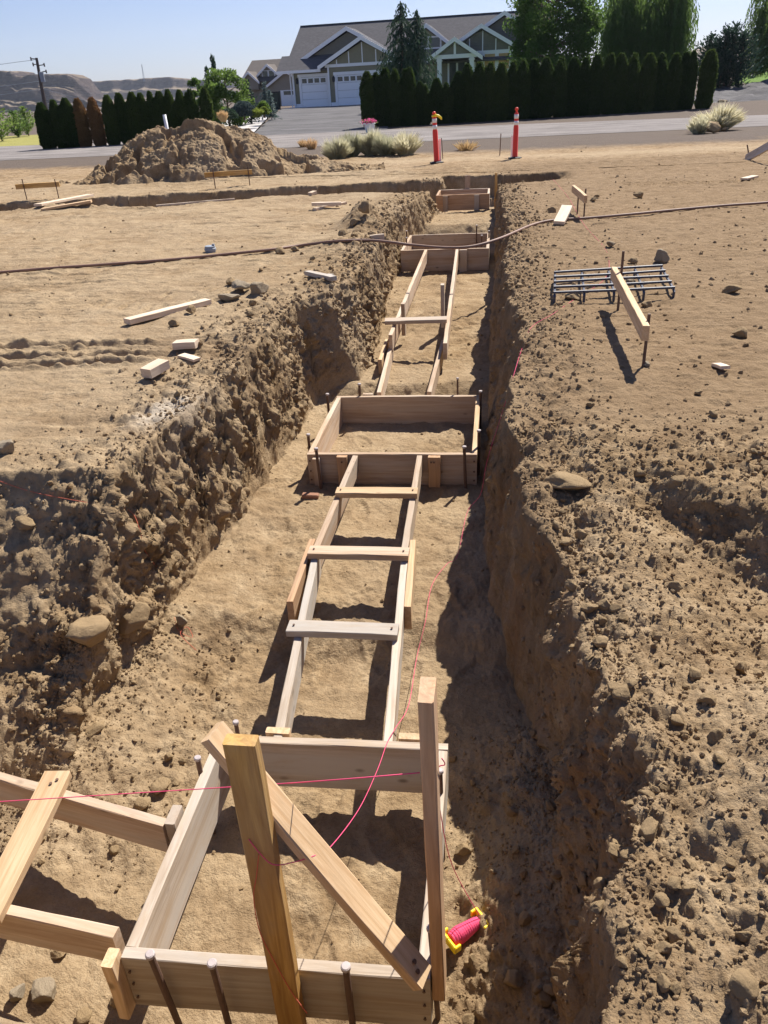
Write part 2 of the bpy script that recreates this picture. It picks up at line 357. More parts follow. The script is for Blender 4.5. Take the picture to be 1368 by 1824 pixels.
def build_ground():
    ys = list(np.arange(-1.6, .55, .06)); y = .55
    while y < 2600:
        ys.append(y)
        if y < 7.6: y += .0095 + .0006*y
        elif y < 20: y += .014*(y/7.6)**.8
        elif y < 30: y += .035*(y/20)**2
        else: y += .08*(y/30)**2.6 if y < 70 else .9*(y/70)**1.6
    ys = np.array(ys); nr = len(ys); NC = 960
    X = np.zeros((nr, NC)); u = np.linspace(0, 1, 4000)
    for i, y in enumerate(ys):
        ya = max(y, .3); x0 = -.17*ya-(2.5+.60*ya); x1 = -.17*ya+(2.4+.56*ya); xs = x0+(x1-x0)*u
        d = np.ones_like(xs)
        if y < 18:
            h = .13+.006*ya
            d += 7.5*np.exp(-((xs-(itp(LR, y)+itp(LF, y))/2)/h)**2)+7.*np.exp(-((xs-(itp(RR, y)+itp(RF, y))/2)/h)**2)
            d += .7*((xs > -1.5) & (xs < 1.4))
        vis = (xs > -.74*ya-.9) & (xs < .34*ya+1.4); d *= np.where(vis, 1, .25)
        c = np.cumsum(d); c = (c-c[0])/(c[-1]-c[0]); X[i] = np.interp(np.linspace(0, 1, NC), c, xs)
    Y = np.repeat(ys[:, None], NC, 1)
    jit = np.random.default_rng(3)
    Z0 = np.zeros_like(X); n1 = fbm(X*1.1, Y*1.1, Z0, 4); n2 = fbm(X*4.3, Y*4.3, Z0+5, 3)
    ne = n1*.7+n2*.8
    main, br = frac(X, Y, ne); ff = far_frac(X, Y, ne)
    near = Y < 40
    top = top_z(X, Y, n1*near, n2*near); fl = floor_z(X, Y, n2)
    sm = lambda t: t*t*(3-2*t)*.35+t*.65
    F = np.maximum(sm(main), br)
    zmain = top+(fl-top)*F
    zfar = top+(-.55-top)*sm(ff)
    Z = np.minimum(zmain, zfar)
    Ft = np.maximum(F, sm(ff)*.9)
    wall = np.clip(4*Ft*(1-Ft), 0, 1)**.5
    dfade = sstep(27.5, 24, Y)
    # normals of the base surface
    def normals(X, Y, Z):
        Pm = np.stack([X, Y, Z], -1); du = np.gradient(Pm, axis=1); dv = np.gradient(Pm, axis=0)
        nn = np.cross(du, dv); return nn/np.maximum(np.linalg.norm(nn, axis=-1, keepdims=True), 1e-9)
    NN = normals(X, Y, Z)
    # zones
    rub = sstep(.18, .40, X)*sstep(4.3, 3.5, Y)*sstep(2.4, 1.6, X-.1*Y)
    rub = np.maximum(rub, sstep(-.2, .0, X)*sstep(.6, .3, X)*sstep(2.9, 2.3, Y)*(Ft > .5))
    lrub = sstep(-1.15, -1.4, X)*sstep(1.7, 2.0, Y)*sstep(3.6, 2.9, Y)*(Ft > .6)
    flat = (1-Ft)*(1-rub)*dfade
    floor = sstep(.85, 1, Ft)
    rim = .9*np.exp(-((X-itp(RR, Y)-.10)/.14)**2)*sstep(.3, .8, Y)*(Y < 4)*(1-Ft) + np.exp(-((X-itp(LR, Y)+.25)/.3)**2)*(Y > 3)*(Y < 17)*(1-Ft) + .8*np.exp(-((X-itp(RR, Y)-.2)/.25)**2)*(Y > 3)*(Y < 16)*(1-Ft)
    D = np.zeros_like(X)
    def part(mask, fn):
        idx = np.nonzero(mask); 
        if len(idx[0]): D[idx] += fn(X[idx].astype(np.float32), Y[idx].astype(np.float32), Z[idx].astype(np.float32), idx)
    leftw = (X < -.7)
    part(wall > .04, lambda x, y, z, i: wall[i]*np.where(leftw[i], 1., .72)*(.35+.9*sstep(-.28, .30, fbm(x*1.9+2, y*1.9, z*1.9, 3)))*(.075*fbm(x*4, y*4, z*4, 3, .55)+.055*(.3-np.abs(fbm(x*7, y*7, z*9, 4, .6)))+.050*(cobbles(x*7+fbm(x*3, y*3, z*3, 2)*.5, y*7, z*7, .6)-.25)+.038*(cobbles(x*17, y*17, z*17, .7)-.3)+.022*cobbles(x*37, y*37, z*37, .8)+.022*fbm(x*28, y*28, z*28, 3, .6)))
    part(rub > .03, lambda x, y, z, i: rub[i]*(.06*fbm(x*3, y*3, z*3, 3)+(.15+.85*sstep(-.22, .30, fbm(x*2.1+4, y*2.1, z, 3)))*(.050*cobbles(x*7, y*7, z*7, .3)+.032*cobbles(x*16, y*16, z*16, .55)+.018*cobbles(x*34, y*34, z*34, .8))+.010*cobbles(x*52, y*52, z*52, .7)+.012*fbm(x*20, y*20, z*20, 3, .6)))
    part(lrub > .03, lambda x, y, z, i: lrub[i]*(.03*fbm(x*4, y*4, z*4, 3)+.022*cobbles(x*16, y*16, z*16, .7)+.012*cobbles(x*36, y*36, z*36)))
    part(flat > .03, lambda x, y, z, i: flat[i]*(.010*fbm(x*9, y*9, z, 4, .6)+.013*np.maximum(fbm(x*2.2, y*8, z+3, 4, .6), 0)+(.005+.02*np.clip(rim[i], 0, 1))*cobbles(x*24, y*24, z*0+.5, .22)*np.clip(n1[i]*1.5+rim[i], 0, 1.4)+.004*fbm(x*34, y*34, z, 3, .6)+np.where(x > -.2, .012, .002)*np.maximum(fbm(x*13, y*13, z+9, 4, .65), 0)+(.2+1.0*sstep(-.12, .35, fbm(x*.55+3, y*.8, z, 3)))*(.030*np.maximum(fbm(x*1.1, y*4.6, z+1, 5, .68)-.02, 0)+.014*(fbm(x*.7, y*9, z+4, 4, .6)))*np.where(x < -1, 1., .6)))
    part(rim > .05, lambda x, y, z, i: np.clip(rim[i], 0, 1)*(.035*fbm(x*6, y*6, z, 4, .6)+.035*cobbles(x*9, y*9, z*9, .45)))
    part(floor > .05, lambda x, y, z, i: floor[i]*(.030*fbm(x*1.6, y*1.6, z, 3, .5)+(.15+.85*sstep(-.15, .35, fbm(x*1.3+8, y*1.3, z, 3)))*(.026*fbm(x*4, y*4, z, 5, .62)+.016*cobbles(x*19, y*19, z*0+.3, .35))+.007*fbm(x*22, y*22, z, 3, .6)+.010*cobbles(x*11, y*11, z*0+.5, .25)))
    X2, Y2, Z2 = X+NN[..., 0]*D, Y+NN[..., 1]*D, Z+NN[..., 2]*D
    # wheel ruts and cleat prints on the left pad
    for a, b, wd in RUTS:
        s, t, L = seg_coords(X, Y, a, b); m_ = np.exp(-(t/wd)**2)*sstep(L*1.02, L*.75, s+.15*n2)*sstep(-3, -1, s)
        Z2 -= .045*m_*(1+.5*n2); m2 = np.exp(-((np.abs(t)-wd*1.7)/(wd*.6))**2)*sstep(L*1.02, L*.75, s)*sstep(-3, -1, s)
        mi = np.nonzero(m2 > .02); Z2[mi] += m2[mi]*(.016+.02*n2[mi]+.022*fbm(s[mi]*9, t[mi]*14, s[mi]*0, 3, .6)+.026*cobbles(X[mi]*17, Y[mi]*17, X[mi]*0+.5, .6))
    for a, b, wd in TREADS:
        s, t, L = seg_coords(X, Y, a, b); m_ = sstep(wd, wd*.7, np.abs(t))*sstep(0, .12, s)*sstep(L, L-.15, s)*sstep(-.25, .15, n1+n2*.5)
        Z2 -= .024*m_*(.5+.5*np.sign(np.sin(s*48+t*18)))
    # footprints in the fine dust of the floor
    fp = np.random.default_rng(21)
    for k in range(26):
        fx, fy = (fp.uniform(-1.7, -.05), fp.uniform(2.2, 6.6)) if k < 20 else (fp.uniform(-.95, -.3), fp.uniform(1.4, 2.2))
        a = fp.uniform(-.9, .9); i0, i1 = np.searchsorted(ys, [fy-.2, fy+.2]); xx, yy = X[i0:i1]-fx, Y[i0:i1]-fy
        p_, q_ = xx*cos(a)-yy*sin(a), xx*sin(a)+yy*cos(a); r_ = np.sqrt((p_/.055)**2+(np.abs(q_)/.145)**2.0)
        Z2[i0:i1] += floor[i0:i1]*(-.011*sstep(1.15, .7, r_)*(1+.2*np.sign(np.sin(q_*190)))+.004*np.exp(-((r_-1.2)/.2)**2))
    V = np.stack([X2, Y2, Z2], -1).reshape(-1, 3)
    idx = np.arange(nr*NC, dtype=np.int32).reshape(nr, NC)
    Fc = np.stack([idx[:-1, :-1], idx[:-1, 1:], idx[1:, 1:], idx[1:, :-1]], -1).reshape(-1, 4)
    me = npmesh('ground', V, Fc, M_SOIL)
    lp = P(310, 735); ld = (P(345, 708)-P(240, 760)); ldl = ld.length; ld.normalize()
    sL = (X-lp.x)*ld.x+(Y-lp.y)*ld.y; tL = -(X-lp.x)*ld.y+(Y-lp.y)*ld.x
    lime = 1.6*np.exp(-(sL/(ldl*.42))**2-((tL-.06)/.10)**2)*1.0*(Z2 > -.10)
    gray = np.clip(sstep(23.0, 25.2, Y+1.2*n1+.5*n2+.03*X), 0, 1)*.95
    pale = np.exp(-((Y-21.7-.1*n1)/.8)**2)*sstep(-5, -2, X)*.8+.62*sstep(-1.5, -2.2, X)*sstep(22, 19, Y)*(1-Ft)*np.clip(.75+1.2*n1, 0, 1)+.5*floor*np.clip(.4+n1, 0, 1)
    clay = sstep(.1, .5, wall)*(X > -.4)*sstep(6, 3, Y)
    for nm, a in (('lime', lime), ('gray', gray), ('pale', pale), ('clay', clay), ('flat', flat), ('rough', flat*sstep(-.3, .3, X)*sstep(22, 18, Y))):
        at = me.attributes.new(nm, 'FLOAT', 'POINT'); at.data.foreach_set('value', np.clip(a, 0, 1).astype(np.float32).ravel())
    tag(link('ground', me), kind='structure')
    return V, NN.reshape(-1, 3), dict(rub=rub.ravel(), wall=wall.ravel(), lrub=lrub.ravel(), floor=floor.ravel(), rim=rim.ravel(), flat=flat.ravel(), main=main.ravel())
GV, GN, GZ = build_ground()
_rel = GV.astype(np.float32)-CAM.astype(np.float32); _dep = _rel@BF.astype(np.float32)
_ok = (_dep > .3) & (GV[:, 1] < 60); _ids = np.nonzero(_ok)[0]
_gx = 684+FPX*(_rel[_ids]@BR.astype(np.float32))/_dep[_ids]; _gy = 912-FPX*(_rel[_ids]@BU.astype(np.float32))/_dep[_ids]; _gd = _dep[_ids]
def G(px, py, r=5.):                    # the ground point seen at a pixel
    d2 = (_gx-px)**2+(_gy-py)**2
    while True:
        k = np.nonzero(d2 < r*r)[0]
        if len(k) > 2: break
        r *= 1.6
    dm = _gd[k].min(); k = k[_gd[k] < dm*1.03+.03]; j = k[np.argmin(d2[k])]
    return Vector(GV[_ids[j]])
_near = GV[:, 1] < 45; _nv = GV[_near]
def gz(x, y):                           # ground height below a point
    d2 = (_nv[:, 0]-x)**2+(_nv[:, 1]-y)**2; return float(_nv[np.argmin(d2), 2])

# ------------------------------------------------------------------ lumber
def board_mesh(name, L, wd, th, mat, bev=.003):
    bm = bmesh.new(); nseg = max(2, int(L/.12)); rs = random.Random(hash((round(L, 3), round(wd, 3))) & 0xffff)
    prof = [(-wd/2+bev, -th/2), (wd/2-bev, -th/2), (wd/2, -th/2+bev), (wd/2, th/2-bev), (wd/2-bev, th/2), (-wd/2+bev, th/2), (-wd/2, th/2-bev), (-wd/2, -th/2+bev)]
    rings = []
    for i in range(nseg+1):
        x = -L/2+L*i/nseg; j = [(rs.uniform(-.0012, .0012), rs.uniform(-.0012, .0012)) for _ in prof]
        sag = .003*sin(pi*i/nseg)*rs.choice((1, 1))
        rings.append([bm.verts.new((x, a+q[0]+sag, b+q[1])) for (a, b), q in zip(prof, j)])
    for A, B in zip(rings, rings[1:]):
        for k in range(8): bm.faces.new([A[k], A[(k+1) % 8], B[(k+1) % 8], B[k]])
    bm.faces.new(rings[0][::-1]); bm.faces.new(rings[-1]); bmesh.ops.recalc_face_normals(bm, faces=bm.faces)
    me = bpy.data.meshes.new(name); bm.to_mesh(me); bm.free(); me.materials.append(mat); return me
def board(name, a, b, wd, th, wdir, mat, parent=None, **kw):
    a, b = Vector(a), Vector(b); x = (b-a).normalized(); y = Vector(wdir); y = (y-x*y.dot(x)).normalized(); z = x.cross(y)
    M = Matrix.Translation((a+b)/2) @ Matrix((x, y, z)).transposed().to_4x4()
    o = link(name, board_mesh(name, (b-a).length, wd, th, mat), None, parent)
    if parent: o.matrix_local = Matrix.Translation(-parent.location) @ M
    else: o.matrix_world = M
    return tag(o, **kw)
Z = Vector((0, 0, 1))
def nails(parent, pts, r=.006):
    for p, d in pts:
        bm = bmesh.new(); p = Vector(p)-parent.location; d = Vector(d).normalized(); add_tube(bm, [p-d*.01, p+d*.004, p+d*.0041, p+d*.0065], [r*.45, r*.45, r, r], 8)
        bmobj('nail', bm, M_RUST, parent)

def form_box(label, x0, x1, y0, y1, zt, h, mats, skew=0., th=.038):
    c = Vector(((x0+x1)/2, (y0+y1)/2, zt-h)); r = empty('footing_form', c, label, 'footing form', 'wooden footing forms set in the trench')
    zc = zt-h/2; e = th/2; S = lambda x: skew*(x-x0)
    board('front_board', (x0, y0+e+S(x0), zc), (x1, y0+e+S(x1), zc), h, th, Z, mats[0], r)
    board('back_board', (x0, y1-e+S(x0), zc), (x1, y1-e+S(x1), zc), h, th, Z, mats[1], r)
    board('side_board', (x0+e, y0+th+.002+S(x0), zc), (x0+e, y1-th-.002+S(x0), zc), h, th, Z, mats[2], r)
    board('side_board', (x1-e, y0+th+.002+S(x1), zc-.002), (x1-e, y1-th-.002+S(x1), zc-.002), h, th, Z, mats[3], r)
    return r
def cleat(r, x, y, z0, z1, mat, wd=.089, th=.036, xdir=(1, 0, 0), name='cleat'):
    return board(name, (x, y, z0), (x, y, z1), wd, th, xdir, mat, r)
# nearest form (about 3 ft), second (4 ft), third, farthest
f1 = form_box('nearest square wooden form in the foreground with grey weathered boards', -1.085, -.145, 1.315, 2.255, -.68, .245, (W_GREY, W_GREY, W_GREY, W_GREY), .03)
cleat(f1, -1.105, 1.30, -.925, -.655, W_NEW, .06, .037, (0, 1, 0))          # at the left front corner
cleat(f1, -1.107, 1.83, -.90, -.655, W_FORM, .085, .037, (0, 1, 0))
cleat(f1, -.84, 2.293, -.91, -.675, W_NEW, .10, .034); cleat(f1, -.30, 2.305, -.91, -.675, W_NEW, .09, .034)
f2 = form_box('large square form in mid trench with dusty brown boards', -1.32, -.10, 5.03, 6.25, -.68, .255, (W_FORM, W_FORM, W_FORM, W_NEW), .02)
cleat(f2, -1.06, 5.012, -.93, -.683, W_RED, .075); cleat(f2, -.40, 5.025, -.95, -.683, W_RED, .085)
cleat(f2, -1.06, 6.29, -.93, -.675, W_FORM, .085)
cleat(f2, -1.25, 5.008, -.965, -.70, W_FORM, .05)
f3 = form_box('form beyond the brown hose crossing with knotty front board', -1.31, -.09, 11.2, 12.5, -.36, .29, (W_FORM, W_FORM, W_FORM, W_FORM), .02)
cleat(f3, -.44, 11.19, -.66, -.365, W_FORM, .10)
f4 = form_box('farthest form at the end of the trench with reddish boards', -1.10, -.13, 15.28, 16.15, -.12, .27, (W_RED, W_FORM, W_RED, W_FORM), .02)
cleat(f4, -.93, 15.265, -.40, -.13, W_FORM, .09); cleat(f4, -.36, 15.275, -.40, -.13, W_FORM, .09); cleat(f4, -.56, 16.19, -.35, .12, W_FORM, .10, name='stake_board')
board('wooden_stake', (-.02, 15.55, -.55), (-.02, 15.55, .20), .045, .03, (1, 0, 0), W_YEL, label='tall thin wooden stake beside the farthest form', cat='stake')

nails(f1, [((-1.066, 1.315, z), (0, -1, 0)) for z in (-.74, -.80, -.87)]+[((-.163, 1.342, z), (0, -1, 0)) for z in (-.73, -.80, -.87)], .005)
nails(f2, [((-1.301, 5.03, z), (0, -1, 0)) for z in (-.73, -.81, -.88)]+[((-.119, 5.054, z), (0, -1, 0)) for z in (-.73, -.81, -.88)]+[((-.40, 5.007, -.72), (0, -1, 0)), ((-.42, 5.007, -.72), (0, -1, 0)), ((-1.06, 4.994, -.72), (0, -1, 0))], .007)
def lad(label, loc): return empty('footing_form_rails', loc, label, 'footing form', 'ladder shaped footing forms')
h6 = .14
L1 = lad('ladder form with three cross pieces between nearest and second square forms', (-.7, 3.6, -.85))
zc = -.68-h6/2-.002
board('rail', (-.835, 2.262, zc), (-.975, 3.70, zc), h6, .038, Z, W_GREY, L1)
board('rail', (-.385, 2.275, zc), (-.470, 3.72, zc), h6, .038, Z, W_GREY, L1)
board('rail', (-.985, 3.705, zc), (-.965, 5.025, zc), h6, .038, Z, W_FORM, L1)
board('rail', (-.475, 3.725, zc), (-.505, 5.04, zc), h6, .038, Z, W_FORM, L1)
board('splice_board', (-1.015, 3.22, zc-.01), (-1.032, 3.86, zc-.01), h6, .036, Z, W_RED, L1)
board('splice_board', (-.402, 3.20, zc), (-.438, 3.86, zc), h6, .036, Z, W_NEW, L1)
zs = -.68+.019
for xa, ya, xb, yb, mt in ((-.985, 4.40, -.46, 4.41, W_NEW), (-1.005, 3.66, -.44, 3.665, W_FORM), (-.955, 2.955, -.42, 2.96, W_GREY)):
    board('spreader', (xa, ya, zs), (xb, yb, zs), .092, .037, (0, 1, 0), mt, L1)
    nails(L1, [((xa+.03, ya, zs+.019), (0, 0, 1)), ((xb-.03, yb, zs+.019), (0, 0, 1))])
L2 = lad('longer ladder form running on to the form beyond the hose', (-.75, 8.5, -.6))
z1 = -.665-h6/2; z2 = -.40-h6/2
board('rail', (-.965, 6.30, z1), (-1.02, 7.66, z1+.03), h6, .038, Z, W_FORM, L2)
board('rail', (-.535, 6.315, z1), (-.505, 7.75, z1+.03), h6, .038, Z, W_FORM, L2)
board('rail', (-1.00, 7.45, z2-.10), (-.955, 11.19, z2+.04), h6+.02, .038, Z, W_FORM, L2)
board('rail', (-.455, 7.25, z2-.13), (-.525, 11.2, z2+.04), h6+.02, .038, Z, W_FORM, L2)
board('splice_board', (-1.07, 7.15, z1+.02), (-1.075, 7.75, z1+.05), h6, .036, Z, W_NEW, L2)
board('spreader', (-1.09, 7.76, z2+.03), (-.47, 7.80, z2+.03), .089, .038, (0, 1, .15), W_FORM, L2)
cleat(L2, -.935, 8.05, -.66, -.33, W_FORM, .075, .038, (0, 1, 0), 'wooden_stake'); cleat(L2, -.545, 8.35, -.66, -.21, W_GREY, .085, .038, (0, 1, 0), 'wooden_stake')
L3 = lad('short ladder form branching left from the nearest square form', (-1.7, 1.65, -.85))
zc = -.665-h6/2
board('rail', (-1.128, 1.80, zc), (-2.55, 2.095, zc), h6, .038, Z, W_FORM, L3)
board('rail', (-1.128, 1.385, zc), (-2.4, 1.51, zc), h6, .038, Z, W_FORM, L3)
board('spreader', (-1.555, 1.37, -.646), (-1.62, 1.965, -.646), .10, .037, (1, 0, 0), W_NEW, L3)
nails(L3, [((-1.56, 1.43, -.627), (0, 0, 1)), ((-1.61, 1.90, -.627), (0, 0, 1)), ((-1.595, 1.92, -.627), (0, 0, 1))])

# posts and brace of the corner string holder
pl = board('wooden_post', (-.568, 1.298, -1.05), (-.570, 1.298, .275), .080, .037, (1, 0, 0), W_YEL, label='thick yellow weathered post nailed to nearest form, red string wrapped round it', cat='post')
pr = board('wooden_post', (-.122, 1.40, -.80), (-.137, 1.395, .372), .088, .037, (0, 1, 0), W_RED, label='tall reddish brown post at right corner of nearest form', cat='post')
ba, bb = PD(378, 1303, 1.97), PD(752, 1742, 2.13)
bax = (bb-ba).normalized(); cp = Vector(CAM)-(ba+bb)/2; cp = (cp-bax*cp.dot(bax)).normalized(); sd_ = bax.cross(cp)
if sd_.dot(Vector(BR)+Vector(BU)) < 0: sd_ = -sd_
nb = cp*cos(radians(33))+sd_*sin(radians(33))
br_ = board('diagonal_brace', ba, bb, .072, .035, bax.cross(nb), W_NEW, label='diagonal light pine brace between the two foreground posts', cat='brace')
nm = nb; 
for t, s in ((.93, .0), (.955, .012)):
    bmn = bmesh.new()
    p = br_.matrix_world.inverted() @ (ba.lerp(bb, t)+nm*.019+bax.cross(nm)*s); d = br_.matrix_world.inverted().to_3x3() @ nm
    add_tube(bmn, [p-d*.01, p+d*.003, p+d*.0032, p+d*.0055], [.003, .003, .007, .007], 8)
    bmobj('nail', bmn, M_RUST, br_)

# steel form stakes
def rod(name, base, top, r, mat, head=None, **kw):
    base, top = Vector(base), Vector(top); o = bpy.data.objects.new(name, None)
    bm = bmesh.new(); add_tube(bm, [Vector((0, 0, 0)), (top-base)*.5, (top-base)], r, 10); o = bmobj(name, bm, mat, None, False); o.location = base
    if head:
        bm = bmesh.new(); d = (top-base).normalized(); q = top-base; add_tube(bm, [q-d*.006, q-d*.002, q+d*.008, q+d*.011], [r*1.02, r*1.4, r*1.4, r*1.05], 12); bmobj('stake_head', bm, head, o)
    return tag(o, **kw)
SG = 'steel stakes driven beside the wooden forms'
def pin(px, py, zt, r, lab, lean=(0, 0), gr=SG, low=-.62):
    t = P(px, py, zt); rod('form_stake', (t.x+lean[0], t.y+lean[1], low+zt), t, r, M_RUST, M_HEAD, label=lab, cat='stake', group=gr)
pin(268, 1702, -.60, .0105, 'leftmost rusty stake leaning against the nearest form front board', (.035, .01))
pin(378, 1718, -.60, .0105, 'second rusty stake from left on the nearest form front board', (.005, .008))
pin(616, 1724, -.60, .0105, 'rusty stake right of the yellow post on the nearest form front board', (0, .008))
pin(767, 1655, -.55, .009, 'rusty stake in the nearest form corner under the brace end', (.02, .01))
pin(784, 1375, -.58, .009, 'dark stake outside the nearest form right board beside red string', (.01, -.03))
pin(352, 1352, -.61, .010, 'stake stub outside the nearest form left board')
pin(420, 1288, -.61, .009, 'stake stub behind the nearest form under the brace top')
pin(563, 800, -.60, .011, 'stake at the left end of the large form front board', (.02, .0))
pin(827, 797, -.60, .011, 'stake at the right end of the large form front board', (.02, 0))
pin(853, 768, -.56, .011, 'stake beside the near part of the large form right board')
pin(856, 698, -.60, .011, 'stake beside the far corner of the large form right board')
pin(640, 685, -.58, .011, 'stake behind the large form near the left ladder rail')
pin(583, 703, -.60, .011, 'stake outside the large form left board at its far corner')
pin(549, 775, -.60, .011, 'stake outside the large form left board at its near corner')
pin(815, 675, -.56, .008, 'thin stake behind the large form at right')
pin(724, 424, -.28, .011, 'stake on the left of the front board beyond the hose')
pin(858, 420, -.26, .011, 'stake on the right of the front board beyond the hose')
pin(871, 412, -.27, .011, 'stake outside the right board of the form beyond the hose')
pin(849, 402, -.24, .011, 'stake behind the form beyond the hose')
pin(724, 412, -.26, .011, 'stake outside the left board of the form beyond the hose')
# broken brick under the front left corner of the large form
bm = bmesh.new(); add_box(bm, (0, 0, 0), (.12, .05, .04), None, .006); o = bmobj('brick_piece', bm, simple('red_brick', (.30, .16, .105), .9, .1, .15, 20, .004)); o.location = P(553, 884, -.90)+Vector((0, 0, .0)); o.rotation_euler = (0, .05, .05); tag(o, 'reddish brick piece under the large form front corner', 'brick')

# ------------------------------------------------------------------ strings and reel
def string(name, pts, mat, r=.0016, n=10, **kw):
    bm = bmesh.new(); p = spline(pts, n) if n else [Vector(q) for q in pts]; c = p[0].copy(); add_tube(bm, [q-c for q in p], r, 6); o = bmobj(name, bm, mat, None, True); o.location = c; return tag(o, **kw)
tl = Vector((-.60, 1.276, .12)); trr = Vector((-.128, 1.352, -.02))
def at_post(px, py): return PYW(px, py, 1.27)
sl0 = P(0, 1428, -.50); pA = Vector((-.134, 1.35, 0)); pA.z = PYW(757, 1377, 1.35).z
string('mason_line', [P(-300, 1447, -.46), P(0, 1428, -.36), P(410, 1402, -.16), PYW(600, 1389, 1.34), Vector((-.155, 1.35, pA.z))], M_STRING, .0015, 4, label='taut pink string running left from the reddish post', cat='string')
# loose line from the yellow post over the form and along the right trench wall
A0 = PYW(443, 1495, 1.276)
string('loose_string', [A0, PYW(463, 1520, 1.275), PYW(487, 1540, 1.27), PYW(522, 1536, 1.29), PD(560, 1524, 2.02), PD(590, 1507, 2.15), P(640, 1440, -.55), P(672, 1372, -.62), P(690, 1322, -.672), P(705, 1296, -.69), P(728, 1255, -.86), G(742, 1180)+Z*.04, G(757, 1120)+Z*.05, G(770, 1060)+Z*.06, G(795, 1020)+Z*.06, G(815, 1000)+Z*.05, G(832, 930)+Z*.07, P(856, 880, -.72), P(868, 820, -.45), P(893, 740, -.20), G(915, 670)+Z*.02, G(930, 625)+Z*.015, G(947, 585)+Z*.012, G(985, 560)+Z*.006, G(1030, 530)+Z*.006, G(1075, 500)+Z*.006, G(1084, 470)+Z*.006, G(1075, 440)+Z*.006, G(1040, 400)+Z*.006, G(1010, 350)+Z*.006, G(985, 318)+Z*.006], M_STRING, .0014, 8, label='loose pink string draped from yellow post and along right trench edge', cat='string')
string('string_tail', [PYW(461, 1522, 1.272), PYW(457, 1560, 1.274), PYW(452, 1600, 1.274), PYW(463, 1660, 1.274), PYW(490, 1715, 1.274), PYW(520, 1768, 1.274), PYW(547, 1805, 1.274)], M_ORSTRING, .0015, 8, label='red string tail hanging down the yellow post', cat='string')
rg = G(832, 1660); rc = rg+Z*.05; rc = P(831, 1656, rc.z)
e0 = P(802, 1676, rc.z); e1 = P(860, 1636, rc.z); rax = (e1-e0).normalized(); rl = (e1-e0).length
reel = empty('string_reel', rc, 'yellow reel wound with pink string lying in rubble', 'string reel')
bm = bmesh.new(); prof = [(-.5, .022), (-.42, .026), (-.25, .029), (-.05, .026), (.15, .023), (.32, .020), (.42, .016)]; N_ = 22; pts = []; rad = []
for i in range(120):
    t = -.5+i/119*.92; pts.append(rax*rl*.9*t); rad.append(np.interp(t, [p[0] for p in prof], [p[1] for p in prof])*(1.0+.05*sin(i*2.3)+.03*sin(i*.71)))
add_tube(bm, pts, rad, 18); bmobj('wound_string', bm, M_STRING, reel, True)
for s, c in ((-1, -.54), (1, .50)):
    bm = bmesh.new(); q = Vector(rax).to_track_quat('X', 'Z').to_matrix()
    add_box(bm, rax*rl*c, (.012, .082, .034), q, .004); add_box(bm, rax*rl*(c-s*.06)+q@Vector((0, .036, 0)), (.030, .010, .030), q, .003); add_box(bm, rax*rl*(c-s*.06)+q@Vector((0, -.036, 0)), (.030, .010, .030), q, .003)
    bmobj('reel_end', bm, M_YELP, reel)
string('reel_string', [Vector((-.105, 1.40, pA.z)), PD(792, 1362, 2.07), PD(779, 1372, 2.13), PD(782, 1430, 2.3), PD(805, 1540, 2.62), rc+rax*rl*.42+Z*.02], M_STRING, .0016, 8, label='pink string dropping from reddish post to the yellow reel', cat='string')
string('old_red_string', [G(0, 858)+Z*.008, G(60, 880)+Z*.008, G(150, 897)+Z*.01, G(230, 909)+Z*.012, G(250, 945)+Z*.01, G(258, 980)+Z*.01, G(278, 1012)+Z*.01], M_ORSTRING, .0014, 6, label='faded red string caught on the left dirt bank', cat='string')
string('old_red_string', [G(312, 1105)+Z*.02, G(320, 1125)+Z*.012, G(345, 1140)+Z*.02, G(335, 1118)+Z*.01, G(322, 1135)+Z*.02, G(350, 1160)+Z*.01], M_ORSTRING, .0013, 8, label='tangle of red string beside a grey stone on trench floor', cat='string')

# ------------------------------------------------------------------ brown hose over the trench
hp = [G(-160, 498), G(0, 488), G(100, 480), G(200, 473), G(300, 465), G(400, 456), G(480, 448), G(540, 440), G(600, 432), G(655, 431)]
hp = [p+Z*.018 for p in hp]
hp += [P(700, 432, .06), P(730, 436, .03), P(790, 441, .0), P(840, 439, .0), P(890, 425, .03)]
hp += [G(x, y)+Z*.022 for x, y in ((945, 405), (985, 396), (1050, 391), (1120, 385), (1200, 377), (1290, 369), (1368, 363), (1470, 352))]
bm = bmesh.new(); sp = spline(hp, 10); c = sp[0].copy(); add_tube(bm, [p-c for p in sp], .0165, 10); o = bmobj('garden_hose', bm, M_HOSE, None, True); o.location = c; tag(o, 'long brown hose lying across the site and sagging over the trench', 'hose')
hb = G(676, 431); board('wood_block', hb+Vector((-.11, -.02, .045)), hb+Vector((.05, .05, .05)), .07, .04, (0, 0, 1), W_PALE, label='wood block supporting the brown hose at trench edge', cat='wood block')

# ------------------------------------------------------------------ batter boards
def batter(label, a, b, stakes, mat=W_NEW, grp='batter boards on steel stakes', wd=.092, th=.042):
    r = empty('batter_board', Vector(((a.x+b.x)/2, (a.y+b.y)/2, gz((a.x+b.x)/2, (a.y+b.y)/2))), label, 'batter board', grp)
    board('board', a, b, wd, th, Z, mat, r)
    for x, y, zt in stakes:
        bm = bmesh.new(); g = gz(x, y); add_tube(bm, [Vector((x, y, g-.1))-r.location, Vector((x, y, zt))-r.location], .010, 8); bmobj('stake', bm, M_RUST, r)
    return r
batter('near batter board of pale wood standing over the rebar mat', Vector((.905, 4.80, .245)), Vector((.928, 6.50, .255)), [(.938, 4.93, .33), (.962, 6.33, .45)])
e0 = P(1043, 355, .26); e1 = P(1021, 336, .28)
batter('smaller batter board near the hose on the right bank', e0, e1, [(e0.x+.02, e0.y+.25, .36), (e1.x+.03, e1.y-.5, .30)])
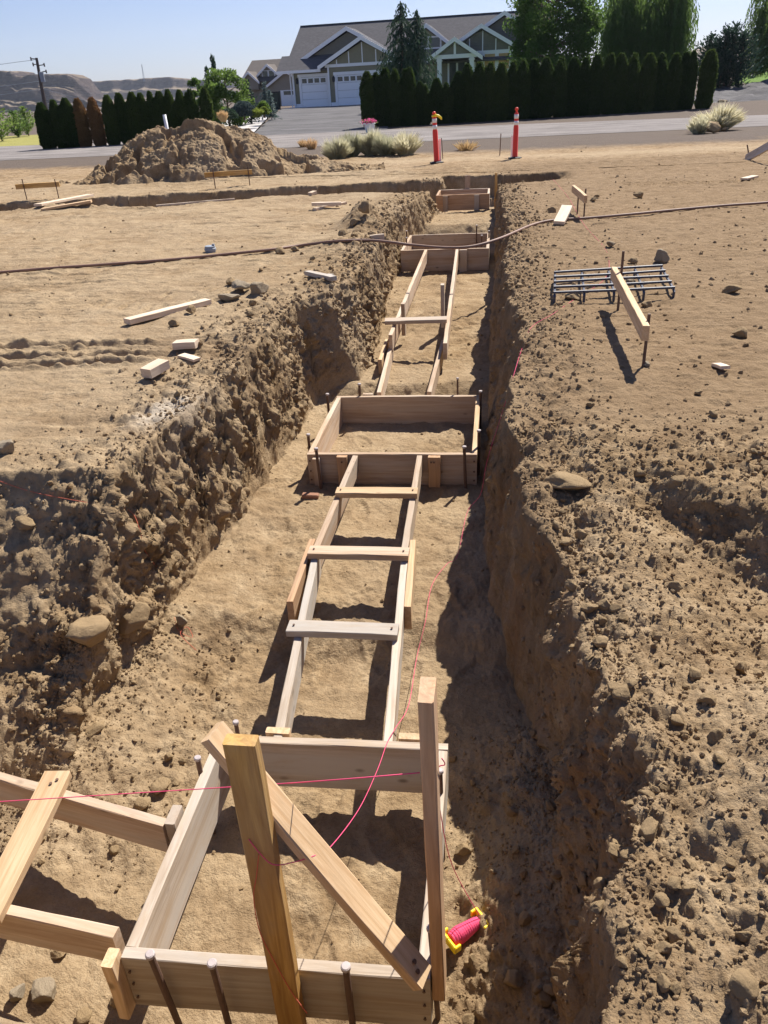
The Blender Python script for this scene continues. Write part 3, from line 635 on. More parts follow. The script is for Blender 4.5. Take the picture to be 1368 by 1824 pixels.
for pxa, pxb, lab in (((28, 333), (106, 328), 'batter board at far left in front of the road'), ((364, 312), (449, 306), 'batter board below the dirt pile')):
    ea, eb = P(*pxa, .26), P(*pxb, .26)
    batter(lab, ea, eb, [(ea.x+(eb.x-ea.x)*.2, ea.y+(eb.y-ea.y)*.2-.03, .40), (ea.x+(eb.x-ea.x)*.93, ea.y+(eb.y-ea.y)*.93-.03, .36)], W_YEL)

# rebar mat on the right bank
mr = empty('rebar_mat', G(1090, 505), 'dark rebar grid mat lying under the near batter board', 'rebar mat')
cA, cB, cC, cD = G(985, 522), G(1198, 514), G(987, 486), G(1180, 474)
zz = max(cA.z, cB.z, cC.z, cD.z)+.085
for p in (cA, cB, cC, cD): p.z = zz
cA, cB, cC, cD = P(986, 521, zz), P(1202, 512, zz), P(987, 485, zz), P(1180, 473, zz)
for k in range(5):
    t = k/4; a = cA.lerp(cC, t); b_ = cB.lerp(cD, t); bm = bmesh.new(); add_tube(bm, [a-mr.location, (a+b_)/2-mr.location+Z*random.uniform(-.006, .006), b_-mr.location], .011, 8); bmobj('long_bar', bm, M_REBAR, mr)
for k in range(5):
    t = k/4*.985+.01; a = cA.lerp(cB, t)-Z*.021; b_ = cC.lerp(cD, t)-Z*.021; d = (b_-a).normalized(); bm = bmesh.new()
    add_tube(bm, [a-d*.012-Z*.065-mr.location, a-d*.02-Z*.01-mr.location, a-mr.location, b_-mr.location, b_+d*.02-Z*.01-mr.location, b_+d*.012-Z*.065-mr.location], .011, 8); bmobj('cross_bar', bm, M_REBAR, mr)

# ------------------------------------------------------------------ loose wood
def plank(name, pa, pb, wd, th, mat, lab, lift=(0, 0), grp=None, flat=True):
    a, b_ = G(*pa), G(*pb); a = a+Z*(th/2+lift[0]); b_ = b_+Z*(th/2+lift[1]); d = b_-a
    return board(name, a, b_, wd, th, Z.cross(d) if flat else Z, mat, label=lab, cat='board' if 'plank' in name else 'wood block', group=grp)
plank('plank', (226, 580), (372, 545), .095, .045, W_PALE, 'long pale plank lying on the left pad', (.012, .02))
plank('wood_offcut', (312, 624), (354, 618), .095, .05, W_PALE, 'flat pale offcut beside the ruts', (.012, .012))
plank('wood_offcut', (322, 638), (353, 645), .07, .018, W_PALE, 'thin offcut just below the flat offcut', (.01, .01))
plank('wood_offcut', (262, 678), (296, 661), .09, .06, W_PALE, 'thick wood block nearest the white lime patch', (.015, .02))
plank('wood_offcut', (549, 495), (595, 506), .07, .04, W_GREY, 'greyish offcut laid crosswise on the left trench bank', (.03, .03))
plank('wood_offcut', (572, 500), (590, 495), .06, .04, W_GREY, 'short offcut under the greyish one on the left bank', (.0, .0))
plank('wood_offcut', (556, 374), (608, 371), .08, .05, W_PALE, 'pale offcut resting across another on the pad', (.06, .04))
plank('wood_offcut', (560, 376), (615, 364), .07, .04, W_PALE, 'long offcut beneath the pale one on the pad', (0, .0))
plank('wood_offcut', (552, 350), (562, 343), .09, .05, W_PALE, 'small white offcut near the far cross trench', (.01, .02))
plank('plank', (68, 372), (164, 356), .16, .04, W_PALE, 'wide white plank bridging the far cross trench', (.04, .07))
plank('plank', (75, 376), (163, 361), .14, .04, W_NEW, 'lower plank under the wide white plank', (.0, .03))
plank('wood_offcut', (278, 368), (418, 358), .03, .03, W_PALE, 'long thin white strip along the far cross trench', (.01, .01))
plank('wood_offcut', (1275, 655), (1292, 663), .06, .02, W_PALE, 'white wood chip alone on the right bank', (.01, .02))
plank('wood_offcut', (1325, 322), (1344, 318), .12, .03, W_PALE, 'weathered scrap on the right pad near the far edge', (.01, .02))
ea, eb = G(995, 402), P(1010, 368, .16); board('wood_offcut', ea+Z*.03, eb, .14, .04, (1, 0, 0), W_PALE, label='white board end leaning beside the smaller batter board', cat='wood block')
ea = P(1328, 283, .03); eb = P(1420, 232, .62); board('grey_plank', ea, eb, .17, .04, (.3, -.3, 1), W_GREY, label='greyish plank propped up at the right edge', cat='board')
g_ = P(1337, 283, 0); rod('form_stake', (g_.x, g_.y, gz(g_.x, g_.y)-.1), PV(1331, 258, (g_@Vector(VX))), .014, M_RUST, None, label='thin stake in front of the propped greyish plank', cat='stake', group=SG)
# grey coupling
cp_ = G(375, 450); bm = bmesh.new()
for r0, z0, z1 in ((.062, 0, .075), (.07, .02, .05)): add_tube(bm, [(0, 0, z0), (0, 0, z0+.004), (0, 0, z1-.004), (0, 0, z1)], [r0*.94, r0, r0, r0*.9], 24)
add_box(bm, (.045, 0, .086), (.03, .03, .02), None, .004); o = bmobj('pipe_coupling', bm, M_GREYP); o.location = cp_+Z*.0; tag(o, 'small grey plastic coupling on the left pad beside the hose', 'coupling')

# ------------------------------------------------------------------ delineator posts, laths, rods
def delin(label, base, lean, bag=False):
    r = empty('delineator_post', base, label, 'traffic post', 'orange delineator posts')
    Rm = Matrix.Rotation(lean, 4, 'Y')
    def T(pts): return [Rm @ Vector(p) for p in pts]
    bm = bmesh.new(); add_tube(bm, [(0, 0, -.02), (0, 0, .025), (0, 0, .035)], [.17, .17, .13], 8); bmobj('rubber_base', bm, M_BLACKR, r)
    bm = bmesh.new(); zs_ = [.045, .06, .70, .72, .98, 1.0, 1.01, 1.06, 1.065, 1.10, 1.12]; rs_ = [.075, .065, .062, .052, .050, .045, .024, .024, .042, .042, .02]
    add_tube(bm, T([(0, 0, z) for z in zs_]), rs_, 18); bmobj('post', bm, M_ORANGE, r, True)
    for z0 in (.74, .88):
        bm = bmesh.new(); add_tube(bm, T([(0, 0, z0), (0, 0, z0+.09)]), [.054, .0535], 18); bmobj('reflective_band', bm, M_WHITER, r, True)
    if bag:
        bm = bmesh.new(); add_tube(bm, T([(-.03, 0, 1.02), (.03, -.03, 1.04), (.10, -.03, 1.02), (.16, -.02, .97), (.17, -.02, .93)]), [.02, .03, .028, .026, .012], 8); add_tube(bm, T([(-.05, 0, 1.02), (0, -.05, 1.02), (.05, 0, 1.02), (0, .05, 1.02), (-.05, 0, 1.02)]), .02, 6); bmobj('yellow_flagging', bm, M_YELP, r, True)
b1 = P(778, 291, 0); b1.z = gz(b1.x, b1.y); delin('leaning orange post with yellow flagging tied to its top', b1, -.045, True)
b2 = P(917, 282, 0); b2.z = gz(b2.x, b2.y); delin('upright orange post at right of the leaning one', b2, .01)
for (px, py, h, lab) in ((784, 291, .52, 'white survey lath beside the leaning orange post'), (911, 281, .50, 'white survey lath beside the upright orange post')):
    q = P(px, py-1, 0); q.z = gz(q.x, q.y); board('survey_lath', q-Z*.1, q+Z*h, .045, .012, (1, 0, 0), M_WHITEP, label=lab, cat='lath')
q = P(890, 278, 0); rod('survey_rod', (q.x, q.y, gz(q.x, q.y)-.05), (q.x+.02, q.y, .52), .012, M_RUST, None, label='thin rusty rod midway between the orange posts', cat='rod')
q = P(789, 284, 0); rod('survey_rod', (q.x, q.y, gz(q.x, q.y)-.05), (q.x-.03, q.y, .5), .010, M_RUST, None, label='thin rod right of the leaning orange post', cat='rod')
q = PV(300, 232, 25.5); gq = gz(q.x, q.y); bm = bmesh.new(); add_tube(bm, [(0, 0, gq-.2), (-.05, 0, 1.30)], .05, 14); o = bmobj('pvc_pipe', bm, M_WHITEP, None, True); o.location = (q.x, q.y, 0); tag(o, 'white plastic pipe standing behind the dirt pile', 'pipe')

# ------------------------------------------------------------------ rocks
def rock_mesh(name, seed, sub=3, mat=M_STONE, squash=(1, 1, .75), ang=.5):
    r = np.random.default_rng(seed); bm = bmesh.new(); bmesh.ops.create_icosphere(bm, subdivisions=sub, radius=1)
    V = np.array([v.co for v in bm.verts]); nrm = r.normal(size=(11, 3)); nrm /= np.linalg.norm(nrm, axis=1)[:, None]; off = r.uniform(.5, .88, 11)
    for n_, o_ in zip(nrm, off):
        d = V@n_-o_; V -= np.where(d > 0, d*min(1, ang*1.9), 0)[:, None]*n_
    V *= (1+.16*fbm(V[:, 0]*1.7+seed, V[:, 1]*1.7, V[:, 2]*1.7, 3)[:, None]+.05*fbm(V[:, 0]*6+seed, V[:, 1]*6, V[:, 2]*6, 2)[:, None]); V *= np.array(squash)
    for v, c in zip(bm.verts, V): v.co = c
    me = bpy.data.meshes.new(name); bm.to_mesh(me); bm.free()
    for p in me.polygons: p.use_smooth = True
    me.materials.append(mat); return me
RM = [rock_mesh('rock', 40+i, 4, M_STONE, (1, random.uniform(.7, 1), random.uniform(.55, .8))) for i in range(7)]
RG = [rock_mesh('rock', 80+i, 4, M_GREYSTONE, (1, random.uniform(.7, 1), random.uniform(.6, .85)), .6) for i in range(3)]
def rock(px, py, wpx, lab, mesh=None, rz=None, sink=.25, hz=1., grp=None, name='rock'):
    p = G(px, py); dep = (p-Vector(CAM)).dot(Vector(BF)); R_ = wpx*dep/FPX/2
    o = link(name, mesh or random.choice(RM)); o.location = p+Z*R_*(.62*hz-sink); o.scale = (R_, R_, R_*hz); o.rotation_euler = (random.uniform(-.3, .3), random.uniform(-.3, .3), rz if rz is not None else random.uniform(0, 6.28))
    return tag(o, lab, 'rock', grp)
rock(163, 1140, 104, 'large pale boulder at the foot of the left bank', RM[0], .4, .35, .95)
rock(232, 1110, 76, 'blocky boulder beside the large one at bank foot', RM[3], 1.2, .35)
rock(48, 938, 46, 'rounded stone stuck in the left bank face', RM[1])
rock(8, 808, 44, 'dark round rock at the left edge of the pad', RG[0], 0, .1)
rock(323, 1112, 28, 'small grey stone alone on the trench floor', RG[1], 0, .1)
rock(430, 517, 42, 'biggest flat grey rock in cluster behind the long plank', RG[2], .3, .05, .75)
rock(410, 533, 40, 'flat slab in front of the rock cluster behind the plank', RG[0], .1, .1, .55)
rock(460, 520, 44, 'right hand tan rock in the cluster behind the plank', RG[1], 1., .15, .7)
rock(412, 507, 28, 'dark clod at left of the rock cluster', RM[2])
rock(312, 580, 22, 'small pale stone below the long plank', RM[4], 0, .1)
rock(340, 558, 24, 'tan clod leaning on the long plank', RM[5], 0, .1)
rock(443, 563, 20, 'small cube shaped stone on the bank below the rock cluster', RM[3], 0, .05)
rock(1003, 866, 100, 'long flat slab on the right bank above the wall', RM[6], -.5, .15, .5)
rock(1205, 862, 42, 'flat topped stone on the right scarp edge', RM[6], .2, .15, .7)
rock(1197, 1050, 36, 'pale stone in the middle of the right rubble', RM[4], .2, .15)
rock(1140, 848, 26, 'brown clod behind the rubble', RM[5])
rock(1120, 1222, 34, 'stone at the shadowed lip of the right wall', RM[1]); rock(1095, 1232, 36, 'blocky stone on the lip beside the shadowed one', RM[0])
rock(1150, 1420, 32, 'pale stone on the lower right slope', RM[3]); rock(1200, 1580, 36, 'larger stone low on the right slope', RM[6]); rock(1200, 1670, 34, 'rounded stone near lower right', RM[1])
rock(1235, 1548, 26, 'flat stone next to the larger one low on right', RM[2]); rock(1200, 1760, 28, 'stone near bottom right corner', RM[4])
rock(910, 1752, 46, 'round clod on trench floor right of nearest form', RM[5], 0, .1); rock(1300, 1540, 26, 'stone at the right edge of slope', RM[0])
rock(1176, 466, 34, 'blocky grey rock behind the rebar mat', RG[1], .5, .0, .9)
rock(1137, 354, 22, 'brown rock alone on right pad beyond the hose', RM[2], 0, .05)
rock(1125, 470, 20, 'small stone left of the grey rock behind the mat', RM[3], 0, .1); rock(1088, 440, 16, 'pointed stone near the pink string', RG[0], 0, 0)
rock(1300, 522, 36, 'flat rock right of the rebar mat', RM[6], 0, .15, .7); rock(1022, 534, 34, 'clod in front of the rebar mat', RM[1], 0, .15, .7)
rock(1152, 545, 24, 'pale stone behind the batter board foot', RM[4]); rock(1151, 652, 17, 'white stone at the batter board stake foot', RG[2]); rock(1122, 505, 20, 'pale stone under the rebar mat', RG[2], 0, .1)
rock(1243, 703, 18, 'small stone below the batter board shadow', RM[0]); rock(1318, 600, 34, 'brown clod patch on the right pad', RM[5], 0, .3)
rock(1063, 352, 12, 'stone behind the smaller batter board', RM[3]); rock(1055, 358, 14, 'rounded stone beside the smaller batter board stake', RM[1]); rock(983, 378, 20, 'pale rock left of the smaller batter board', RM[4], 0, .2)
rock(172, 1302, 40, 'flat stone on the branch trench floor', RM[2], .5, .1, .6); rock(288, 1405, 48, 'big stone beside the left ladder rail', RM[0], 0, .2, .8)
rock(252, 1435, 40, 'stone under the pink string', RM[6], 0, .25, .7); rock(300, 1352, 22, 'clod above the stone beside the rail', RM[5]); rock(322, 1358, 20, 'dark clod beside the brace top', RM[3])
rock(105, 1698, 36, 'stone half under the left rail', RM[4], 0, .2, .6); rock(80, 1770, 56, 'grey rock in shade below the left rail', RG[0]); rock(30, 1775, 40, 'rock at the bottom left corner', RG[1]); rock(150, 1815, 40, 'rock at the bottom edge left of nearest form', RM[0]); rock(210, 1790, 30, 'stone in shade left of the corner cleat', RM[6])
rock(650, 385, 26, 'dark clod standing on the left bank crest', RM[2], .2, -.2, 1.5); rock(632, 400, 20, 'clod left of the crest clod', RM[5]); rock(612, 414, 20, 'clod low on the left bank crest', RM[1])
rock(500, 452, 22, 'brown clod beside the hose', RM[1]); rock(557, 466, 14, 'small upright stone on the left bank', RM[3], 0, -.1); rock(525, 447, 18, 'clod behind the hose on the left bank', RM[2])
rock(45, 205+1100, 20, 'small stone at the left bank foot', RM[4])
rock(875, 810+50, 26, 'clod on the right wall beside the large form', RM[5], 0, .3); rock(1265, 236, 33, 'tan boulder in front of the right sagebrush', RM[3], .4, .1, 1.1)
rock(1290, 232, 16, 'clod right of the tan boulder', RM[1])
# scattered stones, each a thing
def scatter(weight, n, smin, smax, lab, grp, name='stone', sink=.2):
    wgt = weight/weight.sum(); ids = RNG.choice(len(GV), n, p=wgt)
    for i in ids:
        R_ = smin*(smax/smin)**(RNG.random()**1.6); p = Vector(GV[i]); nn = Vector(GN[i])
        if nn.z < 0: nn = -nn
        o = link(name, random.choice(RM)); o.location = p+nn*R_*(.5-sink); o.scale = (R_,)*3; o.rotation_euler = (random.uniform(0, 6), random.uniform(-.4, .4), random.uniform(0, 6)); tag(o, lab, 'stone', grp)
area = np.ones(len(GV)); inview = np.zeros(len(GV), bool); inview[_ids] = (_gx > -40) & (_gx < 1410) & (_gy > 0) & (_gy < 1860)
area = inview*1.
_cell = np.clip(np.linalg.norm(_rel, axis=1), .5, 40)
scatter(area*GZ['rub'], 150, .016, .040, 'tan stones heaped in the rubble on the right bank', 'rubble stones on the right bank')
scatter(area*GZ['lrub']*(GV[:, 1] < 3.4), 50, .010, .028, 'tan stones on the floor of the left branch trench', 'stones in the branch trench')
scatter(area*GZ['wall']*(GV[:, 0] < -1)*(GV[:, 1] < 8), 60, .014, .038, 'tan stones bedded in the left trench bank', 'stones in the left bank', sink=.45)
scatter(area*np.clip(GZ['rim'], 0, 1)*(GV[:, 1] > 3)*_cell, 40, .02, .055, 'clods along the trench rims', 'clods along the rims')
# gravel: crumbs nobody could count, one mesh
def crumbs():
    bm = bmesh.new(); bmesh.ops.create_icosphere(bm, subdivisions=1, radius=1); v0 = np.array([v.co for v in bm.verts]); f0 = np.array([[v.index for v in f.verts] for f in bm.faces]); bm.free()
    wgt = area*(GZ['rub']*5+GZ['lrub']*3.5+GZ['wall']*1.2*(GV[:, 0] < -.8)+np.clip(GZ['rim'], 0, 1)*2*(GV[:, 1] > 2.5)+GZ['flat']*(.05+.12*(GV[:, 0] > -.2))+GZ['floor']*.07)*np.where(GV[:, 1] < 18, 1, .2)*(GV[:, 1] < 24)
    n = 24000; ids = RNG.choice(len(GV), n, p=wgt/wgt.sum()); c = GV[ids]; dist = np.linalg.norm(c-CAM, axis=1)
    s = (.0035+.011*RNG.random(n)**3)*np.clip(dist/3.4, .8, 2.0)*np.where(GZ['floor'][ids] > .5, .7, 1)
    A = RNG.normal(size=(n, 3, 3)); Q, _ = np.linalg.qr(A); sh = RNG.uniform(.55, 1.1, (n, 1, 3)); jit = 1+RNG.uniform(-.22, .22, (n, len(v0), 1))
    V = (v0[None]*jit*sh)@Q*s[:, None, None]+c[:, None]+(GN[ids]*np.sign(GN[ids][:, 2:3])*s[:, None]*.12)[:, None]
    F = (f0[None]+(np.arange(n)*len(v0))[:, None, None]).reshape(-1, 3)
    o = link('gravel', npmesh('gravel', V.reshape(-1, 3), F, M_PILE, False)); tag(o, 'loose crumbs of dry soil and gravel scattered over the dig', 'gravel', kind='stuff')
crumbs()

# ------------------------------------------------------------------ dirt pile
def dirt_pile(name, cx, cy, prof, half, lab, seed, res=300, hs=1.):
    # prof: ridge heights along x; half: half depth in y
    xs = np.linspace(prof[0][0]-.5, prof[-1][0]+.5, int(res*1.3)); ysn = np.linspace(-half-.5, half+.5, res); X, Y = np.meshgrid(xs, ysn)
    n1 = fbm(X*.9+seed, Y*.9, X*0, 4); n2 = fbm(X*2.6+seed, Y*2.6, X*0+2, 4)
    ridge = np.interp(X+.15*n2, [p[0] for p in prof], [p[1] for p in prof]); hw = half*(.55+.45*ridge/max(p[1] for p in prof))
    t = np.clip(1-np.abs(Y+.25*n1)/hw, 0, 1); Zp = ridge*(t**.85)*(1+.14*n1)*hs
    front = np.where(Y < 0, 1, .4)
    Zp += np.clip(t*4, 0, 1)*front*(-.26*sstep(.02, .14, fbm(X*1.1+seed+9, Y*1.3, X*0+7, 3)))
    m_ = np.clip(t*5, 0, 1); Zp += m_*(.05*n2+.05*cobbles(X*3.2, Y*3.2, Zp*3, .25)+.065*cobbles(X*7, Y*7, Zp*7, .35)+.035*cobbles(X*15, Y*15, Zp*15, .6)+.014*cobbles(X*31, Y*31, Zp*31, .5)+.010*fbm(X*22, Y*22, Zp*22, 3, .6)+.016*fbm(X*9, Y*9, Zp*9, 3))
    Zp -= .12*(1-m_)
    V = np.stack([X, Y, Zp], -1).reshape(-1, 3); h_, w_ = X.shape; idx = np.arange(h_*w_).reshape(h_, w_)
    F = np.stack([idx[:-1, :-1], idx[:-1, 1:], idx[1:, 1:], idx[1:, :-1]], -1).reshape(-1, 4)
    o = link(name, npmesh(name, V, F, M_PILE)); o.location = (cx, cy, 0); o.rotation_euler = (0, 0, radians(YAW)); tag(o, lab, 'dirt pile'); return o
pc = PV(370, 300, 20.3); 
dp = dirt_pile('dirt_pile', pc.x, pc.y, [(-3.1, 0), (-2.7, .22), (-2.2, .55), (-1.6, .90), (-1.0, 1.13), (-.5, 1.21), (0, 1.22), (.6, 1.11), (1.2, .88), (1.9, .56), (2.7, .27), (3.7, 0)], 1.9, 'tall heap of excavated dirt in front of the driveway', 4.2, 520)

# ------------------------------------------------------------------ roads and setting sheets
def sheet(name, poly, z, mat, res=None, zf=None):
    poly = [Vector((p[0], p[1], 0)) for p in poly]; bm = bmesh.new(); nx, ny = res or (40, 12); grid = []
    a, b, c, d = poly
    for j in range(ny+1):
        row = []
        for i in range(nx+1):
            u, v = i/nx, j/ny; p = (a.lerp(b, u)).lerp(d.lerp(c, u), v); row.append(bm.verts.new((p.x, p.y, zf(p.x, p.y, u, v) if zf else z)))
        grid.append(row)
    for j in range(ny):
        for i in range(nx): bm.faces.new([grid[j][i], grid[j][i+1], grid[j+1][i+1], grid[j+1][i]])
    return tag(bmobj(name, bm, mat, None, True), kind='structure')
def gravelmat(name, a, b, streak=True):
    n = N(name, .95, .1); v = n.obj((1, 1, 1), False); st = n.obj((.12, 1.4, 1), False)
    c = n.mix(n.noise(v, 25, 6, .8), a, b); c = n.mix(n.math('MULTIPLY', n.ramp(n.noise(st, 1.2, 5, .6), [(.4, (0,)*3), (.62, (1,)*3)]), .6), c, tuple(x*1.25+.01 for x in b))
    c = n.mix(n.ramp(n.noise(v, .6, 5, .6), [(.3, (.5,)*3), (.55, (0,)*3)]), c, tuple(x*.8 for x in a)); n.col(c); n.bump(n.noise(v, 40, 5, .8), .7, .03); return n.m
M_ROAD = gravelmat('grey_gravel_road', (.13, .115, .105), (.26, .235, .22)); M_DRIVE = gravelmat('dark_gravel_drive', (.075, .072, .073), (.145, .138, .138)); M_CONC = simple('concrete_apron', (.60, .59, .57), .9, .15, .06, 3)
M_RIVER = gravelmat('pale_river_stones', (.30, .28, .27), (.60, .57, .55), False)
def lawnm(name, a, b):
    n = N(name, .9, .1); v = n.obj((1, 1, 1), False); n.col(n.mix(n.noise(v, .9, 6, .7), a, b)); n.bump(n.noise(v, 30, 4), .6, .05); return n.m
M_LAWN = lawnm('dry_lawn', (.17, .19, .04), (.40, .34, .12)); M_LAWNG = lawnm('green_lawn', (.07, .14, .015), (.13, .21, .025))
roadz = lambda x, y, u, v: .008+.03*(1-(2*v-1)**2)
r1, r2, r3, r4 = P(-420, 300), P(1560, 236), P(1560, 196), P(-420, 270)
sheet('road', [P(-500, 309), P(1600, 214), P(1600, 196), P(-500, 276)], 0, M_ROAD, (90, 10), roadz)
# driveway climbs from the road to the garage
dA, dB = PV(446, 242, 40.6), PV(690, 229, 40.6); HO = Vector((-18.59, 78.07, .66)); HR = radians(-3.2); hx = Vector((cos(HR), sin(HR), 0)); hy = Vector((-sin(HR), cos(HR), 0))
dC, dD = HO+hx*9.6-hy*2.4, HO+hx*(-.2)-hy*2.4
dz = lambda x, y, u, v: .03+.66*sstep(.0, 1.15, v+.08)
sheet('driveway', [dA, dB, dC, dD], 0, M_DRIVE, (20, 40), lambda x, y, u, v: .016+.634*v+.05*sin(v*pi))
sheet('driveway_apron', [dD+hy*.01, dC+hy*.01, HO+hx*9.6+hy*.3, HO+hx*(-.2)+hy*.3], 0, M_CONC, (6, 4), lambda x, y, u, v: .655+.02*v)
a_, b_, c_, d_ = PV(365, 246, 41), PV(398, 244, 41), HO+hx*(-.5)-hy*4, HO+hx*(-3.5)-hy*6
sheet('river_stone_bed', [PV(385, 246, 40.2), PV(446, 242, 40.2), HO+hx*(-.3)-hy*4, HO+hx*(-4)-hy*6], 0, M_RIVER, (8, 30), lambda x, y, u, v: .06+.60*v)
q1, q2 = PV(-300, 280, 37.2), PV(70, 268, 37.8); sheet('lawn', [q1, q2, PV(120, 236, 62), PV(-300, 250, 62)], 0, M_LAWN, (20, 20), lambda x, y, u, v: .03)
sheet('side_lawn', [PV(720, 215, 50), PV(905, 205, 50), HO+hx*22-hy*3, HO+hx*10.2-hy*3], 0, M_LAWNG, (14, 14), lambda x, y, u, v: gz_yard(x, y)) if False else None
def yardz(x, y): return .60*min(1, max(0, (y-41)/34))**1.15+.05
sheet('front_lawn', [PV(700, 222, 45.5), PV(1210, 197, 47.5), HO+hx*24-hy*2, HO+hx*10.2-hy*2], 0, M_LAWNG, (24, 30), lambda x, y, u, v: yardz(x, y))
sheet('far_lawn', [PV(1300, 148, 63), PV(1500, 140, 63), PV(1500, 130, 74), PV(1315, 136, 74)], 0, M_LAWNG, (6, 8), lambda x, y, u, v: yardz(x, y)+.9*v)
sheet('gravel_yard', [PV(1205, 190, 47), PV(1520, 170, 47), PV(1520, 130, 62.5), PV(1265, 150, 62.5)], 0, M_DRIVE, (60, 60), lambda x, y, u, v: .02+.9*v+.45*min(1, v*6)*float(fbm(np.array([x*.5]), np.array([y*.5]), np.array([0.]), 3)[0]))

# ------------------------------------------------------------------ mesa
def mesa(name, pts, dist, depth, base, mat, seed):
    """pts: (px, py) skyline; a rounded table hill with cliff bands, built as real relief"""
    top = [PV(px, py, dist) for px, py in pts]; us = np.array([t.dot(Vector(UX)) for t in top]); zs = np.array([t.z for t in top]); nx, ny = 420, 90
    U = np.linspace(us[0], us[-1], nx); T = np.linspace(0, 1, ny); UU, TT = np.meshgrid(U, T); H_ = np.interp(UU, us, zs)-base
    n1 = fbm(UU*.012+seed, TT*2, UU*0, 5); n2 = fbm(UU*.05+seed, TT*7, UU*0+3, 4)
    prof = np.interp(TT, [0, .2, .24, .40, .44, .54, .58, .80, 1], [0, .16, .40, .46, .70, .74, 1.0, 1.0, .99])
    prof = np.clip(prof+.06*n2*(TT < .8)+.10*n1*(TT < .58), -.02, 1.0)
    VV = dist-depth*.6+depth*TT-46*n1*(1-TT)-16*n2*(1-TT)
    Pn = UX[None, None]*UU[..., None]+VX[None, None]*VV[..., None]; Pn[..., 2] = base+H_*prof
    idx = np.arange(nx*ny).reshape(ny, nx); F = np.stack([idx[:-1, :-1], idx[:-1, 1:], idx[1:, 1:], idx[1:, :-1]], -1).reshape(-1, 4)
    tag(link(name, npmesh(name, Pn.reshape(-1, 3), F, mat)), kind='structure')
def mesamat(name):
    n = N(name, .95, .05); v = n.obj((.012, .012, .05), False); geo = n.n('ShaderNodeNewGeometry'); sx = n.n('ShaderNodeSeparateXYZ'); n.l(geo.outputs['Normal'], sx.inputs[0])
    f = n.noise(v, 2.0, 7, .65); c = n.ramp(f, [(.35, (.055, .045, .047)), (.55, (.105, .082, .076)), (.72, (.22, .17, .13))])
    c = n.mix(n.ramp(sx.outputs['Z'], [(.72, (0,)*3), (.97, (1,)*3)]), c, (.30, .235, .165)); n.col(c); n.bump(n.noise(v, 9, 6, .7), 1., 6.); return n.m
M_MESA = mesamat('basalt_mesa')
mesa('far_mesa', [(-500, 150), (-120, 145), (60, 150), (150, 146), (200, 143), (262, 139), (300, 137), (345, 141), (420, 146), (560, 160)], 1500, 190, -18, M_MESA, 3.3)
mesa('near_mesa', [(-700, 175), (-300, 120), (-120, 122), (0, 126), (26, 126), (36, 136), (60, 133), (118, 131), (134, 139), (148, 158), (170, 178), (200, 188)], 1050, 150, -14, M_MESA, 8.1)
mesa('right_ridge', [(1120, 130), (1215, 106), (1240, 96), (1290, 86), (1330, 72), (1380, 60), (1500, 50), (1700, 40)], 1300, 420, -10, M_MESA, 5.5)

